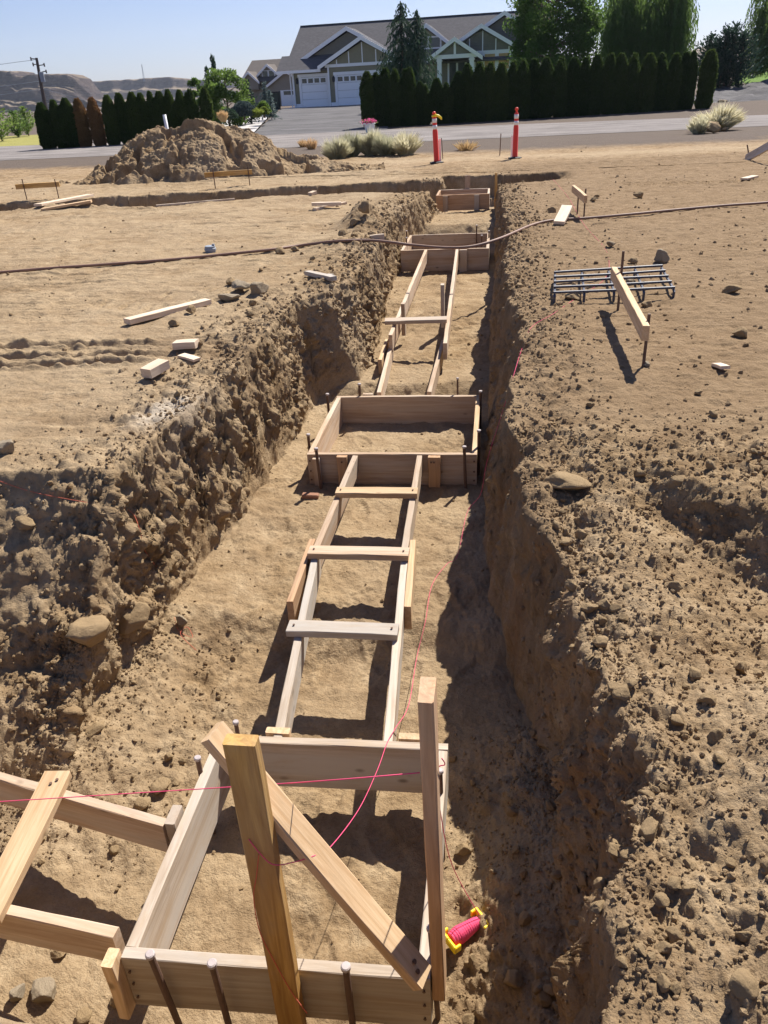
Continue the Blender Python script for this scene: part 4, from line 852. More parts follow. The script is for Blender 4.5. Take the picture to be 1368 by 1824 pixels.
# ------------------------------------------------------------------ house (local frame: x along the front, y into depth, z above the apron)
def house():
    r = empty('house', HO, 'grey craftsman house with two white garage doors behind the hedge', 'house', None, HR)
    z0 = .66
    def obj(name, bm, mat, parent=r): return bmobj(name, bm, mat, parent)
    # walls
    bm = bmesh.new(); add_prism(bm, [(.3, 0, -.3), (20.6, 0, -.3), (20.6, 0, 2.85), (.3, 0, 2.85)], (0, 12, 0)); obj('wall', bm, M_SID)
    # main roof
    def slope(bm, x0, x1, y0, za, y1, zb, t=.14, x0b=None):
        xb = x0 if x0b is None else x0b
        add_prism(bm, [(x0, y0, za), (x1, y0, za), (x1, y1, zb), (xb, y1, zb)], (0, 0, t))
    RZ, RY, EZ, EY = 6.50, 6.0, 2.78, -.65
    bm = bmesh.new(); slope(bm, -.25, 22.5, EY, EZ, RY, RZ); slope(bm, -.25, 22.5, 12.65, EZ-.005, RY+.003, RZ-.005)
    rf = obj('roof', bm, M_ROOF)
    bm = bmesh.new(); add_box(bm, (11.1, RY, RZ+.15), (22.7, .25, .06)); bmobj('ridge_cap', bm, simple('dark_ridge', (.06, .06, .065), .9, .1), rf)
    bm = bmesh.new(); add_prism(bm, [(-.02, 0, 2.7), (-.02, 12, 2.7), (-.02, 6, RZ-.05)], (.3, 0, 0)); obj('gable_wall', bm, M_SHAKE)
    bm = bmesh.new(); slope(bm, -.95, -.26, EY, EZ, 1.5, EZ+(RZ-EZ)*(1.5-EY)/(RY-EY)); obj('side_roof', bm, M_ROOF)
    bm = bmesh.new(); add_box(bm, (1.05, EY-.06, EZ+.02), (4.1, .10, .22)); add_box(bm, (-.6+.0, EY-.001-.06+.0, EZ+.0), (.6, .08, .20)); obj('fascia', bm, M_TRIM)
    # gables: (centre x, half width, base z, apex z, front y, back y, verge overhang)
    def gable(cx, hw, zb, za, yf, yb, mat, ov=.45, name='gable', battens=(), band=None, wallz=None):
        bm = bmesh.new(); k = (za-zb)/hw; add_prism(bm, [(cx-hw+.35, yf+ov, zb), (cx+hw-.35, yf+ov, zb), (cx, yf+ov, za-.28)], (0, .2, 0)); g = obj(name, bm, mat)
        for s in (-1, 1):
            bm = bmesh.new(); add_prism(bm, [(cx+s*(hw+.1), yf, zb-.1*k), (cx, yf, za), (cx, yb, za), (cx+s*(hw+.1), yb, zb-.1*k)], (0, 0, .12)); bmobj('gable_roof', bm, M_ROOF, g)
            bm = bmesh.new(); add_prism(bm, [(cx+s*(hw+.12), yf-.05, zb-.12*k-.20), (cx+s*(hw+.12), yf-.05, zb-.12*k+.13), (cx, yf-.05, za+.15), (cx, yf-.05, za-.18)], (0, .045, 0)); bmobj('rake_board', bm, M_TRIM, g)
        if battens:
            bm = bmesh.new()
            for x in battens: 
                top = za-.3-abs(x-cx)*k
                if top-zb > .1: add_box(bm, (x, yf+ov-.02, (zb+top)/2), (.085, .035, top-zb))
            bmobj('batten', bm, M_TRIM, g)
        if band:
            bm = bmesh.new(); add_box(bm, (cx, yf+ov-.03, zb+.05), (2*hw-.9, .07, .24)); bmobj('band_board', bm, M_TRIM, g)
        return g
    gable(5.25, 4.9, 3.42, 5.92, 1.0, 5.2, M_SHAKE, .4)
    gable(6.93, 3.85, 3.05, 5.05, -1.1, 3.2, M_SID, .42, battens=[4.6, 5.7, 6.9, 8.1, 9.2], band=1)
    bm = bmesh.new(); add_prism(bm, [(3.72, -.66, -.3), (10.2, -.66, -.3), (10.2, -.66, 3.1), (3.72, -.66, 3.1)], (0, .64, 0)); obj('garage_wall', bm, M_SID)
    # dormer
    d = gable(12.26, 1.95, 4.35, 5.75, .9, 4.6, M_SID, .3, 'dormer')
    bm = bmesh.new(); add_box(bm, (12.26, 2.0, 4.1), (3.1, 1.5, 1.0)); bmobj('dormer_wall', bm, M_SID, d)
    bm = bmesh.new(); add_box(bm, (12.4, 1.20, 4.45), (2.3, .06, .95)); w_ = bmobj('window', bm, M_TRIM, d)
    for c in (11.85, 12.95):
        bm = bmesh.new(); add_box(bm, (c, 1.165, 4.45), (.92, .02, .72)); bmobj('pane', bm, M_GLASS, w_)
    # right wing and porch
    gable(18.9, 4.4, 3.85, 6.25, .8, 5, M_SHAKE, .4)
    gable(17.1, 3.55, 3.40, 5.35, -.7, 4.0, M_SHAKE, .42, battens=[15, 16.1, 17.2, 18.3, 19.4], band=1)
    pg = gable(15.05, 2.2, 3.10, 4.45, -2.4, .4, M_SHAKE, .3, 'porch_roof')
    bm = bmesh.new(); add_box(bm, (15.05, -2.12, 3.22), (3.6, .12, .30)); add_box(bm, (15.05, -2.13, 3.75), (.18, .1, .9)); bmobj('porch_beam', bm, M_TRIM, pg)
    for x in (13.75, 16.45):
        bm = bmesh.new(); add_box(bm, (x, -2.0, 1.4), (.36, .36, 3.4)); add_box(bm, (x, -2.0, 2.95), (.46, .46, .12)); obj('porch_column', bm, M_TRIM)
    bm = bmesh.new(); add_box(bm, (15.4, -.05, 1.45), (2.4, .08, 2.9)); e_ = obj('entry_window', bm, M_TRIM)
    for c in (14.65, 15.4, 16.15):
        bm = bmesh.new(); add_box(bm, (c, -.10, 1.5), (.58, .02, 2.6)); bmobj('pane', bm, M_GLASS, e_)
    bm = bmesh.new(); add_box(bm, (18.5, -.31, 2.6), (2.9, .06, 1.9)); w2 = obj('window', bm, M_TRIM)
    bm = bmesh.new(); add_box(bm, (18.5, .15, 1.4), (3.2, .9, 4.2)); obj('wing_wall', bm, M_SID)
    for c in (17.82, 19.0):
        bm = bmesh.new(); add_box(bm, (c, -.35, 2.72), (.86, .02, 1.15)); bmobj('plywood_cover', bm, M_PLY, w2)
    # garage doors
    for cx, y, wd in ((2.25, -.03, 2.3), (6.55, -.69, 4.0)):
        g = empty('tmp', (0, 0, 0), None, None); bpy.data.objects.remove(g)
        bm = bmesh.new()
        for s in (-1, 1): add_box(bm, (cx+s*(wd/2+.12), y-.03, 1.2), (.22, .08, 2.52))
        add_box(bm, (cx, y-.03, 2.48), (wd+.62, .10, .24)); fr = obj('garage_door_frame', bm, M_TRIM)
        bm = bmesh.new()
        for k in range(4): add_box(bm, (cx, y-.005, .30+k*.585), (wd, .05, .57), None, .012)
        gd = obj('garage_door', bm, M_GDOOR)
        nwin = 4 if wd < 3 else 7
        for k in range(nwin):
            bm = bmesh.new(); add_box(bm, (cx-wd/2+wd*(k+.5)/nwin, y-.04, 2.06), (wd/nwin*.74, .03, .34)); bmobj('door_pane', bm, M_GLASS, gd)
    for c_, s_ in (((3.80, -.71, 1.5), (.14, .10, 3.1)), ((.36, -.05, 1.25), (.16, .10, 3.0))):
        bm = bmesh.new(); add_box(bm, c_, s_); obj('corner_board', bm, M_TRIM)
    for c_, s_ in (((.75, -.055, .1), (.55, .08, .35)), ((4.15, -.705, .1), (.5, .06, .35))):
        bm = bmesh.new(); add_box(bm, c_, s_); obj('base_board', bm, M_TRIM)
    bm = bmesh.new(); add_tube(bm, [(.12, -.12, 2.75), (.12, -.12, -.2)], .06, 8); obj('downspout', bm, M_TRIM)
    for x, y in ((.72, -.12), (4.25, -.80)):
        bm = bmesh.new(); add_tube(bm, [(x, y, 1.85), (x, y, 1.9), (x, y, 2.2), (x, y, 2.32)], [.06, .11, .13, .03], 8); add_box(bm, (x, y+.08, 2.2), (.08, .12, .2)); obj('wall_lantern', bm, M_BLACKR)
house()
# neighbouring house
def neighbour():
    o = PV(505, 190, 108); r = empty('neighbour_house', o, 'distant brown roofed house partly hidden behind the shrubs', 'house', None, radians(-4))
    bm = bmesh.new(); add_prism(bm, [(-4.6, 0, -.5), (6, 0, -.5), (6, 0, 3.0), (-4.6, 0, 3.0)], (0, 9, 0)); bmobj('wall', bm, M_SID2, r)
    bm = bmesh.new(); add_prism(bm, [(-5, -.8, 2.7), (6.5, -.8, 2.7), (6.5, 4.5, 5.1), (-5, 4.5, 5.1)], (0, 0, .15)); add_prism(bm, [(-5, 9.8, 2.7), (6.5, 9.8, 2.7), (6.5, 4.505, 5.1), (-5, 4.505, 5.1)], (0, 0, .15)); bmobj('roof', bm, M_ROOF2, r)
    for cx, hw, zb, za, y, nm in ((-1.6, 1.1, 3.6, 4.5, .3, 'dormer'), (-3.6, 1.0, 2.9, 3.8, -1.0, 'gable'), (1.2, 2.6, 2.2, 3.7, -1.5, 'gable')):
        bm = bmesh.new(); add_prism(bm, [(cx-hw, y, zb-.9), (cx+hw, y, zb-.9), (cx+hw, y, zb), (cx, y, za), (cx-hw, y, zb)], (0, 3.0, 0)); g = bmobj(nm, bm, M_SID2, r)
        for s in (-1, 1):
            bm = bmesh.new(); add_prism(bm, [(cx+s*(hw+.3), y-.4, zb-.2), (cx, y-.4, za+.02), (cx, y+3.2, za+.02), (cx+s*(hw+.3), y+3.2, zb-.2)], (0, 0, .12)); bmobj('roof_slope', bm, M_ROOF2, g)
            bm = bmesh.new(); add_prism(bm, [(cx+s*(hw+.32), y-.45, zb-.38), (cx+s*(hw+.32), y-.45, zb-.1), (cx, y-.45, za+.15), (cx, y-.45, za-.14)], (0, .04, 0)); bmobj('rake_board', bm, M_TRIM, g)
        if nm == 'dormer':
            bm = bmesh.new(); add_box(bm, (cx, y-.03, zb-.05), (1.7, .05, .85)); w_ = bmobj('window', bm, M_TRIM, g)
            for s in (-.4, .4):
                bm = bmesh.new(); add_box(bm, (cx+s, y-.07, zb-.05), (.62, .02, .68)); bmobj('pane', bm, M_GLASS, w_)
    bm = bmesh.new(); add_box(bm, (1.4, -1.54, .6), (2.2, .06, 2.3)); g = bmobj('garage_door', bm, M_GDOOR, r)
    bm = bmesh.new(); add_box(bm, (1.4, -1.58, 1.45), (1.4, .03, .4)); bmobj('door_pane', bm, M_GLASS, g)
neighbour()

# ------------------------------------------------------------------ vegetation
def quads(C, D, W_, ln, wd):                # leaf quads: centres, long directions, width directions
    D = D/np.linalg.norm(D, axis=1)[:, None]; W_ = W_-D*(W_*D).sum(1)[:, None]; W_ /= np.maximum(np.linalg.norm(W_, axis=1)[:, None], 1e-6)
    ln = np.asarray(ln)[:, None]/2; wd = np.asarray(wd)[:, None]/2
    V = np.stack([C-D*ln, C+W_*wd, C+D*ln, C-W_*wd], 1).reshape(-1, 3); return V, np.arange(len(V)).reshape(-1, 4)
def arb_mesh(seed, tops=1, n=5200):
    r = np.random.default_rng(seed); Vs = []; Fs = []; off = 0
    spires = [(r.uniform(-.22, .22), r.uniform(-.15, .15), r.uniform(.86, 1.0)) for _ in range(tops)]; spires[0] = (spires[0][0]*.4, 0, 1.0)
    for sx_, sy_, sh_ in spires:
        m_ = n//tops; t = r.random(m_)**.8; a = r.uniform(0, 2*pi, m_)
        lo = .36 if tops == 1 else .30
        rad = lo*np.where(t < .12, .72+.28*t/.12, np.where(t < .74, 1.0-.10*(t-.12), (np.clip((1.02-t)/.28, 0, 1))**.62*.94))
        lump = 1+.22*fbm(np.cos(a)*1.6+seed, np.sin(a)*1.6, t*9, 3); rr = rad*lump*np.sqrt(r.uniform(.62, 1.08, m_))
        C = np.stack([sx_*np.clip(t*1.3, 0, 1)+rr*np.cos(a), sy_*np.clip(t*1.3, 0, 1)+rr*np.sin(a)*.9, t*sh_*2.5], 1)
        out = np.stack([np.cos(a), np.sin(a), a*0], 1); D = np.stack([a*0, a*0, a*0+1], 1)*1.0+out*.35+r.normal(0, .28, (m_, 3))
        V, F = quads(C, D, r.normal(size=(m_, 3)), r.uniform(.09, .20, m_), r.uniform(.04, .085, m_)); Vs.append(V); Fs.append(F+off); off += len(V)
        # solid heart of twigs so that the hedge is dense
        nz, na = 18, 14; tz = np.linspace(0.0, .93, nz); core = []
        for q in tz:
            rd = lo*.80*(.8+.2*q/.12 if q < .12 else (1-.10*(q-.12) if q < .74 else max((1.0-q)/.28, 0)**.62*.9))
            for k in range(na): aa = 2*pi*k/na; lm = 1+.2*sin(aa*3+q*20+seed); core.append((sx_*min(q*1.3, 1)+rd*lm*cos(aa), sy_*min(q*1.3, 1)+rd*lm*sin(aa)*.9, q*sh_*2.5))
        Vs.append(np.array(core)); f = []
        for j in range(nz-1):
            for k in range(na): f.append((j*na+k, j*na+(k+1) % na, (j+1)*na+(k+1) % na, (j+1)*na+k))
        Fs.append(np.array(f)+off); off += len(core)
    return np.concatenate(Vs), np.concatenate(Fs)
ARB = []
for i in range(6):
    V, F = arb_mesh(100+i, (1, 2, 1, 2, 1, 3)[i]); ARB.append((npmesh('foliage', V, F, F_ARB, False), npmesh('foliage', V, F, F_BROWN, False)))
bm = bmesh.new(); add_tube(bm, [(0, 0, -.1), (0, 0, .9)], [.05, .03], 8); TR = bpy.data.meshes.new('trunk'); bm.to_mesh(TR); bm.free(); TR.materials.append(M_BARK)
def arb(p, h, wdt, lab, grp, var, brown=False, rz=None):
    r = empty('arborvitae', p, lab, 'hedge tree', grp, random.uniform(0, 6) if rz is None else rz); r.scale = (wdt/.78, wdt/.78, h/2.5)
    o = bpy.data.objects.new('foliage', ARB[var][1 if brown else 0]); COL.objects.link(o); o.parent = r
    t = bpy.data.objects.new('trunk', TR); COL.objects.link(t); t.parent = r
LH = [(88, 183, 0), (112, 178, 0), (134, 175, 0), (152, 176, 1), (178, 174, 1), (203, 170, 0), (226, 166, 0), (245, 165, 0), (262, 166, 0), (279, 163, 0), (296, 163, 0), (313, 160, 0), (331, 161, 0), (350, 159, 0), (374, 156, 0)]
A_, B_ = PV(88, 265, 38.6), PV(378, 247, 39.6)
labs = {0: 'leftmost green hedge tree beside the dry lawn', 3: 'first brown dying hedge tree from the left', 4: 'second brown dying hedge tree with two tips', 14: 'last hedge tree of the left row, next to the shrubs'}
for i, (px, py, b_) in enumerate(LH):
    t = (px-88)/(378-88); p = A_.lerp(B_, t); p.z = .0; tp = PV(px-6, py, p.dot(Vector(VX))); h = tp.z-p.z
    arb(p, h, (.74 if i < 6 else .66)+random.uniform(-.03, .05), labs.get(i, 'dark green hedge tree in the middle of the left row'), 'left arborvitae hedge', (0, 3, 0, 2, 3, 4, 1, 2, 0, 3, 4, 1, 2, 5, 0)[i], bool(b_))
RH = [(660, 128, .7), (672, 130, .6), (687, 122, .7), (704, 124, .65), (722, 124, .6), (733, 121, .62), (746, 146, .5), (757, 152, .5), (778, 140, .6), (793, 148, .55), (812, 129, .72), (832, 115, .75), (851, 112, .72), (870, 112, .72), (889, 113, .7), (908, 110, .7), (926, 109, .75), (945, 106, .75), (967, 104, .75), (992, 103, .78), (1016, 104, .75), (1034, 103, .72), (1054, 99, .75), (1077, 97, .75), (1098, 97, .75), (1120, 96, .75), (1144, 97, .8), (1168, 96, .75), (1191, 97, .72), (1212, 94, .72), (1224, 92, .5), (1252, 90, .85)]
A_, B_ = PV(652, 229, 43.2), PV(1225, 197, 44.4)
rl = {0: 'hedge tree at the left end of the right hedge beside the driveway', 8: 'short hedge tree just right of the lawn gap', 9: 'second short hedge tree right of the lawn gap', 31: 'stout hedge tree standing apart at the right end'}
for i, (px, py, wd) in enumerate(RH):
    t = (px-652)/(1225-652); p = A_+(B_-A_)*t; p.z = .0; tp = PV(px, py, p.dot(Vector(VX))); h = tp.z-p.z
    arb(p, h, wd*1.22, rl.get(i, 'dark hedge tree in the left clump near the driveway' if i < 8 else 'dark green hedge tree in the long right row'), 'right arborvitae hedge', i*5 % 6 if i != 31 else 1)
# broadleaf tree: trunk, limbs, leaf clusters
def limb_tree(name, base, h, rx, lab, mat, seed, n=15000, leaf=(.13, .22), trunk_h=.25, shape='round', cat='tree', clusters=60, grp=None, bark=M_BARK, sag=0., droop=0.):
    r = np.random.default_rng(seed); root = empty(name, base, lab, cat, grp); bm = bmesh.new()
    add_tube(bm, [(0, 0, -.2), (.03*h*.1, 0, h*.3), (0, .02*h, h*.6), (0, 0, h*.85)], [h*.028, h*.022, h*.013, h*.004], 8)
    cl = []
    for k in range(clusters):
        t = r.uniform(trunk_h, .98); a = r.uniform(0, 2*pi)
        if shape == 'round': w_ = rx*np.sqrt(max(0, 1-((t-.52)/.52)**2))
        elif shape == 'cone': w_ = rx*(1.05-t)**.85
        else: w_ = rx*min(1, 1.25*(1-t)+.25)
        d = w_*sqrt(r.uniform(.25, 1.)); c = np.array([d*cos(a), d*sin(a), t*h-sag*d]); cl.append((c, r.uniform(.55, 1.)*rx*.33))
        if k % 2 == 0: add_tube(bm, [(0, 0, max(.15*h, t*h-.35*d)), c*np.array([.5, .5, 1])-np.array([0, 0, .1*d]), c], [h*.009, h*.006, h*.002], 5)
    bmobj('trunk', bm, bark, root, True)
    per = n//clusters; Vs = []; Fs = []; off = 0
    for c, s in cl:
        q = r.normal(size=(per, 3)); q /= np.linalg.norm(q, axis=1)[:, None]; C = c+q*(s*r.uniform(.25, 1.05, per)**.6)[:, None]*np.array([1.1, 1.1, .85])
        D = r.normal(size=(per, 3))+np.array([0, 0, -droop]); V, F = quads(C, D, r.normal(size=(per, 3)), r.uniform(*leaf, per), r.uniform(leaf[0]*.5, leaf[1]*.6, per)); Vs.append(V); Fs.append(F+off); off += len(V)
    link('crown', npmesh('crown', np.concatenate(Vs), np.concatenate(Fs), mat, False), None, root); return root
def willow(name, base, h, rx, lab, seed, strands=650, cat='tree', mat=F_WIL):
    r = np.random.default_rng(seed); root = empty(name, base, lab, cat); bm = bmesh.new(); add_tube(bm, [(0, 0, -.2), (.1, 0, h*.3), (0, 0, h*.55)], [.35, .27, .18], 8)
    Cs = []; Ds = []; heads = [(r.uniform(-.8, .8)*rx, r.uniform(-.7, .7)*rx, h*r.uniform(.55, .95)) for _ in range(34)]
    for hd in heads[::2]: add_tube(bm, [(0, 0, h*.4), (hd[0]*.5, hd[1]*.5, h*.7), hd], [.14, .08, .03], 6)
    bmobj('trunk', bm, M_BARK, root, True)
    for k in range(strands):
        hd = heads[r.integers(len(heads))]; a = r.uniform(0, 2*pi); o_ = r.uniform(.1, .42)*rx; x0, y0, z0 = hd; z0 = z0-.25*max(0, sqrt(x0*x0+y0*y0)/rx-.5)*h*.6
        L = h*r.uniform(.35, .85); m_ = 34
        for j in range(m_):
            t = j/m_; out = o_*min(1, t*3)**.6; zz = z0+.05*h*sin(min(1, t*3)*pi)*(1-t)-L*max(0, t-.12)
            if zz < .14*h*r.uniform(.7, 1.4): break
            Cs.append((x0+cos(a)*out+r.normal(0, .05), y0+sin(a)*out+r.normal(0, .05), zz)); Ds.append((cos(a)*.25+r.normal(0, .3), sin(a)*.25+r.normal(0, .3), -1))
    C = np.array(Cs); n_ = len(C); V, F = quads(C, np.array(Ds, float), r.normal(size=(n_, 3)), r.uniform(.20, .42, n_), r.uniform(.05, .11, n_))
    link('crown', npmesh('crown', V, F, mat, False), None, root)
def conifer(name, base, h, rx, lab, mat, seed, whorls=26, droop=.35, cat='tree', leaders=((0, 0, 1.),), needle=(.12, .28), dens=1., up=0., grp=None, power=.9, wisp=0):
    r = np.random.default_rng(seed); root = empty(name, base, lab, cat, grp); bm = bmesh.new(); Cs = []; Ds = []
    for lx, ly, lh in leaders:
        H_ = h*lh; add_tube(bm, [(lx*.2, ly*.2, -.1), (lx, ly, H_*.4), (lx, ly, H_*.98)], [h*.022, h*.014, h*.003], 7)
        for k in range(whorls):
            t = (k+r.uniform(0, .8))/whorls; nb = r.integers(4, 8)
            for b_ in range(nb):
                a = r.uniform(0, 2*pi); L = rx*lh*((1-t)**power*.98+.05)*r.uniform(.65, 1.12); m_ = max(4, int(L*11*dens))
                for j in range(m_):
                    s = (j+.5)/m_; z = H_*(.05+.93*t)+L*(up*s-droop*s*s); Cs.append((lx+cos(a)*L*s+r.normal(0, .05), ly+sin(a)*L*s+r.normal(0, .05), z+r.normal(0, .05))); Ds.append((cos(a)+r.normal(0, .5), sin(a)+r.normal(0, .5), up-droop*1.6*s-wisp+r.normal(0, .3)))
        for j in range(int(24*h)): z = H_*r.uniform(.1, 1.0); Cs.append((lx+r.normal(0, .06), ly+r.normal(0, .06), z)); Ds.append((r.normal(0, .5), r.normal(0, .5), 1 if not wisp else -1))
    bmobj('trunk', bm, M_BARK, root, True); C = np.array(Cs); n_ = len(C)
    V, F = quads(C, np.array(Ds, float), r.normal(size=(n_, 3)), r.uniform(*needle, n_), r.uniform(.05, .12, n_)); link('crown', npmesh('crown', V, F, mat, False), None, root); return root
def onyard(px, v, z=None):
    p = PV(px, 150, v); p.z = yardz(p.x, p.y)-.05 if z is None else z; return p
p = onyard(718, 60); conifer('weeping_cedar', p, PV(712, -2, 60).z-p.z, 2.9, 'drooping weeping cedar with two spires in front of the house', F_CED, 5, 36, .75, leaders=((0, 0, 1.), (1.0, .2, .90)), needle=(.12, .36), wisp=.9, power=.6, dens=2.0)
p = onyard(980, 60); limb_tree('broadleaf_tree', p, PV(985, -40, 60).z-p.z, 3.0, 'tall leafy broadleaf tree beside the right end of the house', F_DEC, 17, 36000, (.13, .26), .10, clusters=120)
p = onyard(1138, 62); willow('willow_tree', p, PV(1143, -45, 62).z-p.z, 2.75, 'large weeping willow behind the long hedge', 23, 1900)
p = onyard(1282, 60); conifer('pine_tree', p, PV(1283, 42, 60).z-p.z, 2.15, 'dark bushy pine right of the hedge end', F_PINE, 31, 26, .0, leaders=((0, 0, .92), (-.9, 0, .86), (.6, .2, 1.), (1.1, -.3, .85), (-.3, .6, .8)), needle=(.14, .34), up=.75, dens=1.25, power=.6)
p = onyard(1378, 66); willow('willow_tree', p, 6.6, 2.2, 'willow cut off by the right edge of the photo', 29, 700)
p = onyard(1345, 72); conifer('spruce_tree', p, PV(1340, 55, 72).z-p.z, 1.6, 'dark spruce in front of the willow at the right edge', F_PINE, 37, 22, .3)
# shrubs between the left hedge and the driveway
p = onyard(384, 52, .2); conifer('weeping_spruce', p, PV(378, 97, 52).z-p.z, .75, 'narrow weeping spruce rising above the left shrubs', F_CED, 41, 30, 1.1, wisp=1.1, needle=(.12, .32), power=.8)
p = onyard(371, 53, .2); conifer('weeping_spruce', p, PV(369, 118, 53).z-p.z, .7, 'shorter thin spruce left of the narrow one', F_CED, 43, 20, 1.0, wisp=1.)
p = onyard(400, 50.5, .15); limb_tree('leafy_shrub', p, PV(398, 128, 50.5).z-p.z, 1.35, 'round leafy green tree behind the end of the left hedge', F_DEC, 47, 7500, (.10, .2), .05, clusters=45, cat='shrub')
p = onyard(358, 50.5, .15); limb_tree('leafy_shrub', p, PV(358, 134, 50.5).z-p.z, .9, 'leafy shrub rising behind the left hedge', F_DEC, 48, 4000, (.10, .2), .05, clusters=30, cat='shrub')
p = onyard(441, 52, .3); conifer('dwarf_spruce', p, PV(443, 142, 52).z-p.z, .72, 'dark green cone shaped spruce left of the driveway', F_PINE, 53, 24, .25, dens=2.2, needle=(.08, .18), power=.75)
p = onyard(470, 56, .45); conifer('blue_spruce', p, PV(466, 146, 56).z-p.z, .72, 'pale blue spruce nearest the garage', F_BLUE, 59, 22, .2, dens=2.2, needle=(.08, .18))
p = onyard(478, 55, .45); conifer('blue_spruce', p, PV(477, 160, 55).z-p.z, .55, 'smaller blue spruce right of the pale one', F_BLUE, 60, 18, .2, dens=2.2, needle=(.08, .18))
def mound(name, px, py, v, h, rx, lab, mat, seed, n=2600, leaf=(.05, .12), cat='shrub'):
    r = np.random.default_rng(seed); p = PV(px, py, v); root = empty(name, p, lab, cat); a = r.uniform(0, 2*pi, n); t = r.random(n); ph = np.arcsin(t)
    rr = (1+.12*fbm(np.cos(a)*2+seed, np.sin(a)*2, t*3, 3))*r.uniform(.72, 1.03, n); C = np.stack([rx*np.cos(a)*np.cos(ph)*rr, rx*np.sin(a)*np.cos(ph)*rr, h*np.sin(ph)*rr], 1)
    V, F = quads(C, C+r.normal(0, .4, (n, 3)), r.normal(size=(n, 3)), r.uniform(*leaf, n), r.uniform(leaf[0]*.6, leaf[1]*.7, n)); link('foliage', npmesh('foliage', V, F, mat, False), None, root)
    bm = bmesh.new(); add_tube(bm, [(0, 0, -.2), (0, 0, h*.6)], [.06, .03], 6); bmobj('stem', bm, M_BARK, root)
mound('round_shrub', 435, 207, 47, .72, .66, 'round blue grey shrub beside the river stones', F_BLUE, 61, 4500)
mound('round_shrub', 470, 200, 50, .55, .40, 'round green shrub right of the blue grey one', F_DEC, 62)
mound('round_shrub', 471, 203, 49, .36, .28, 'yellow green low shrub in the shrub bed', F_LIGHT, 63)
mound('round_shrub', 1340, 133, 66, .7, .6, 'yellow green shrub on the far right lawn', F_LIGHT, 64, 1500)
mound('round_shrub', 408, 211, 46, .45, .5, 'low brown green shrub at the foot of the leafy tree', F_CED, 65)
# blade plants
def blades(name, p, h, rx, n, lab, mat, seed, cat, wd=.012, grp=None, spread=1.):
    r = np.random.default_rng(seed); root = empty(name, p, lab, cat, grp); Vs = []
    a = r.uniform(0, 2*pi, n); q = r.random(n)**.6; ln = h*r.uniform(.55, 1.05, n)*(1-.30*q); ox = rx*.38*q*np.cos(a); oy = rx*.38*q*np.sin(a); tx = ox+rx*.62*q*np.cos(a)*spread+r.normal(0, .03, n); ty = oy+rx*.62*q*np.sin(a)*spread+r.normal(0, .03, n)
    if cat == 'sagebrush':                  # several leaning tufts of uneven height make up one bush
        kk = 15; k_ = r.integers(0, kk, n); ca = r.uniform(0, 2*pi, kk); cd = rx*.75*np.sqrt(r.random(kk)); ch = r.uniform(.7, 1.1, kk); fx_, fy_ = cd*np.cos(ca), cd*np.sin(ca)
        ox = fx_[k_]*.35+r.normal(0, .03, n); oy = fy_[k_]*.35+r.normal(0, .03, n); sp = rx*.38*np.sqrt(r.random(n)); sa = r.uniform(0, 2*pi, n)
        tx = fx_[k_]+sp*np.cos(sa); ty = fy_[k_]+sp*np.sin(sa); ln = h*ch[k_]*(1-.35*(cd[k_]/rx)**2)*r.uniform(.45, 1.05, n)*(1-.3*(sp/(rx*.38))**2)
    b_ = np.stack([ox, oy, np.full(n, -.03)], 1); m_ = np.stack([ox+(tx-ox)*.45, oy+(ty-oy)*.45, ln*.6], 1); t = np.stack([tx, ty, ln], 1); w_ = r.normal(size=(n, 3)); w_[:, 2] = 0; w_ /= np.linalg.norm(w_, axis=1)[:, None]; w_ = w_*wd
    V = np.stack([b_-w_*.6, b_+w_*.6, m_+w_, t, m_-w_], 1).reshape(-1, 3); me = bpy.data.meshes.new('foliage'); me.from_pydata(V.tolist(), [], [tuple(range(5*i, 5*i+5)) for i in range(n)]); me.materials.append(mat); link('foliage', me, None, root)
    k = max(8, n//40); C = r.normal(0, rx*.25, (k, 3)); C[:, 2] = np.abs(C[:, 2])*.6
    bm = bmesh.new()
    for j in range(9): aa = j*.7; add_tube(bm, [(0, 0, -.05), (cos(aa)*rx*.25, sin(aa)*rx*.25, h*.3), (cos(aa)*rx*.5, sin(aa)*rx*.5, h*.6)], [.015, .01, .004], 5)
    bmobj('stem', bm, M_BARK, root); return root
SB = [(600, 283, .62, .42, 'leftmost sagebrush next to the dirt pile'), (628, 279, .66, .40, 'grey green sagebrush second from the left'), (662, 277, .72, .42, 'tallest sagebrush in the middle of the row'), (690, 277, .62, .40, 'dry sagebrush right of the tallest one'), (722, 276, .66, .48, 'broad greener sagebrush at the right of the row')]
for i, (px, py, h, rx, lab) in enumerate(SB):
    q = P(px, py, 0); q.z = gz(q.x, q.y); blades('sagebrush', q, h*1.12, rx*1.25, 2400, lab, F_SAGE, 70+i, 'sagebrush', .008, 'sagebrush row')
for i, (px, py, h, rx, lab) in enumerate([(555, 266, .42, .3, 'sparse dry weed beside the dirt pile'), (830, 268, .32, .42, 'small dry tuft between the orange posts'), (540, 262, .3, .25, 'thin pale weed behind the dirt pile')]):
    q = P(px, py, 0); q.z = gz(q.x, q.y); blades('dry_tuft', q, h, rx, 260, lab, F_DRY, 80+i, 'dry weed', .006, 'dry tufts')
q = P(1278, 232, 0); q.z = gz(q.x, q.y); blades('sagebrush', q, .85, .95, 2800, 'wide sagebrush behind the tan boulder at right', F_SAGE, 91, 'sagebrush', .011)
q = P(1245, 238, 0); q.z = gz(q.x, q.y); blades('sagebrush', q, .6, .5, 1200, 'smaller dry sagebrush left of the tan boulder', F_SAGE, 92, 'sagebrush', .010)
q = PV(398, 216, 45); blades('ornamental_grass', q, .6, .32, 420, 'golden ornamental grass at the end of the left hedge', F_DRY, 93, 'grass clump', .02)
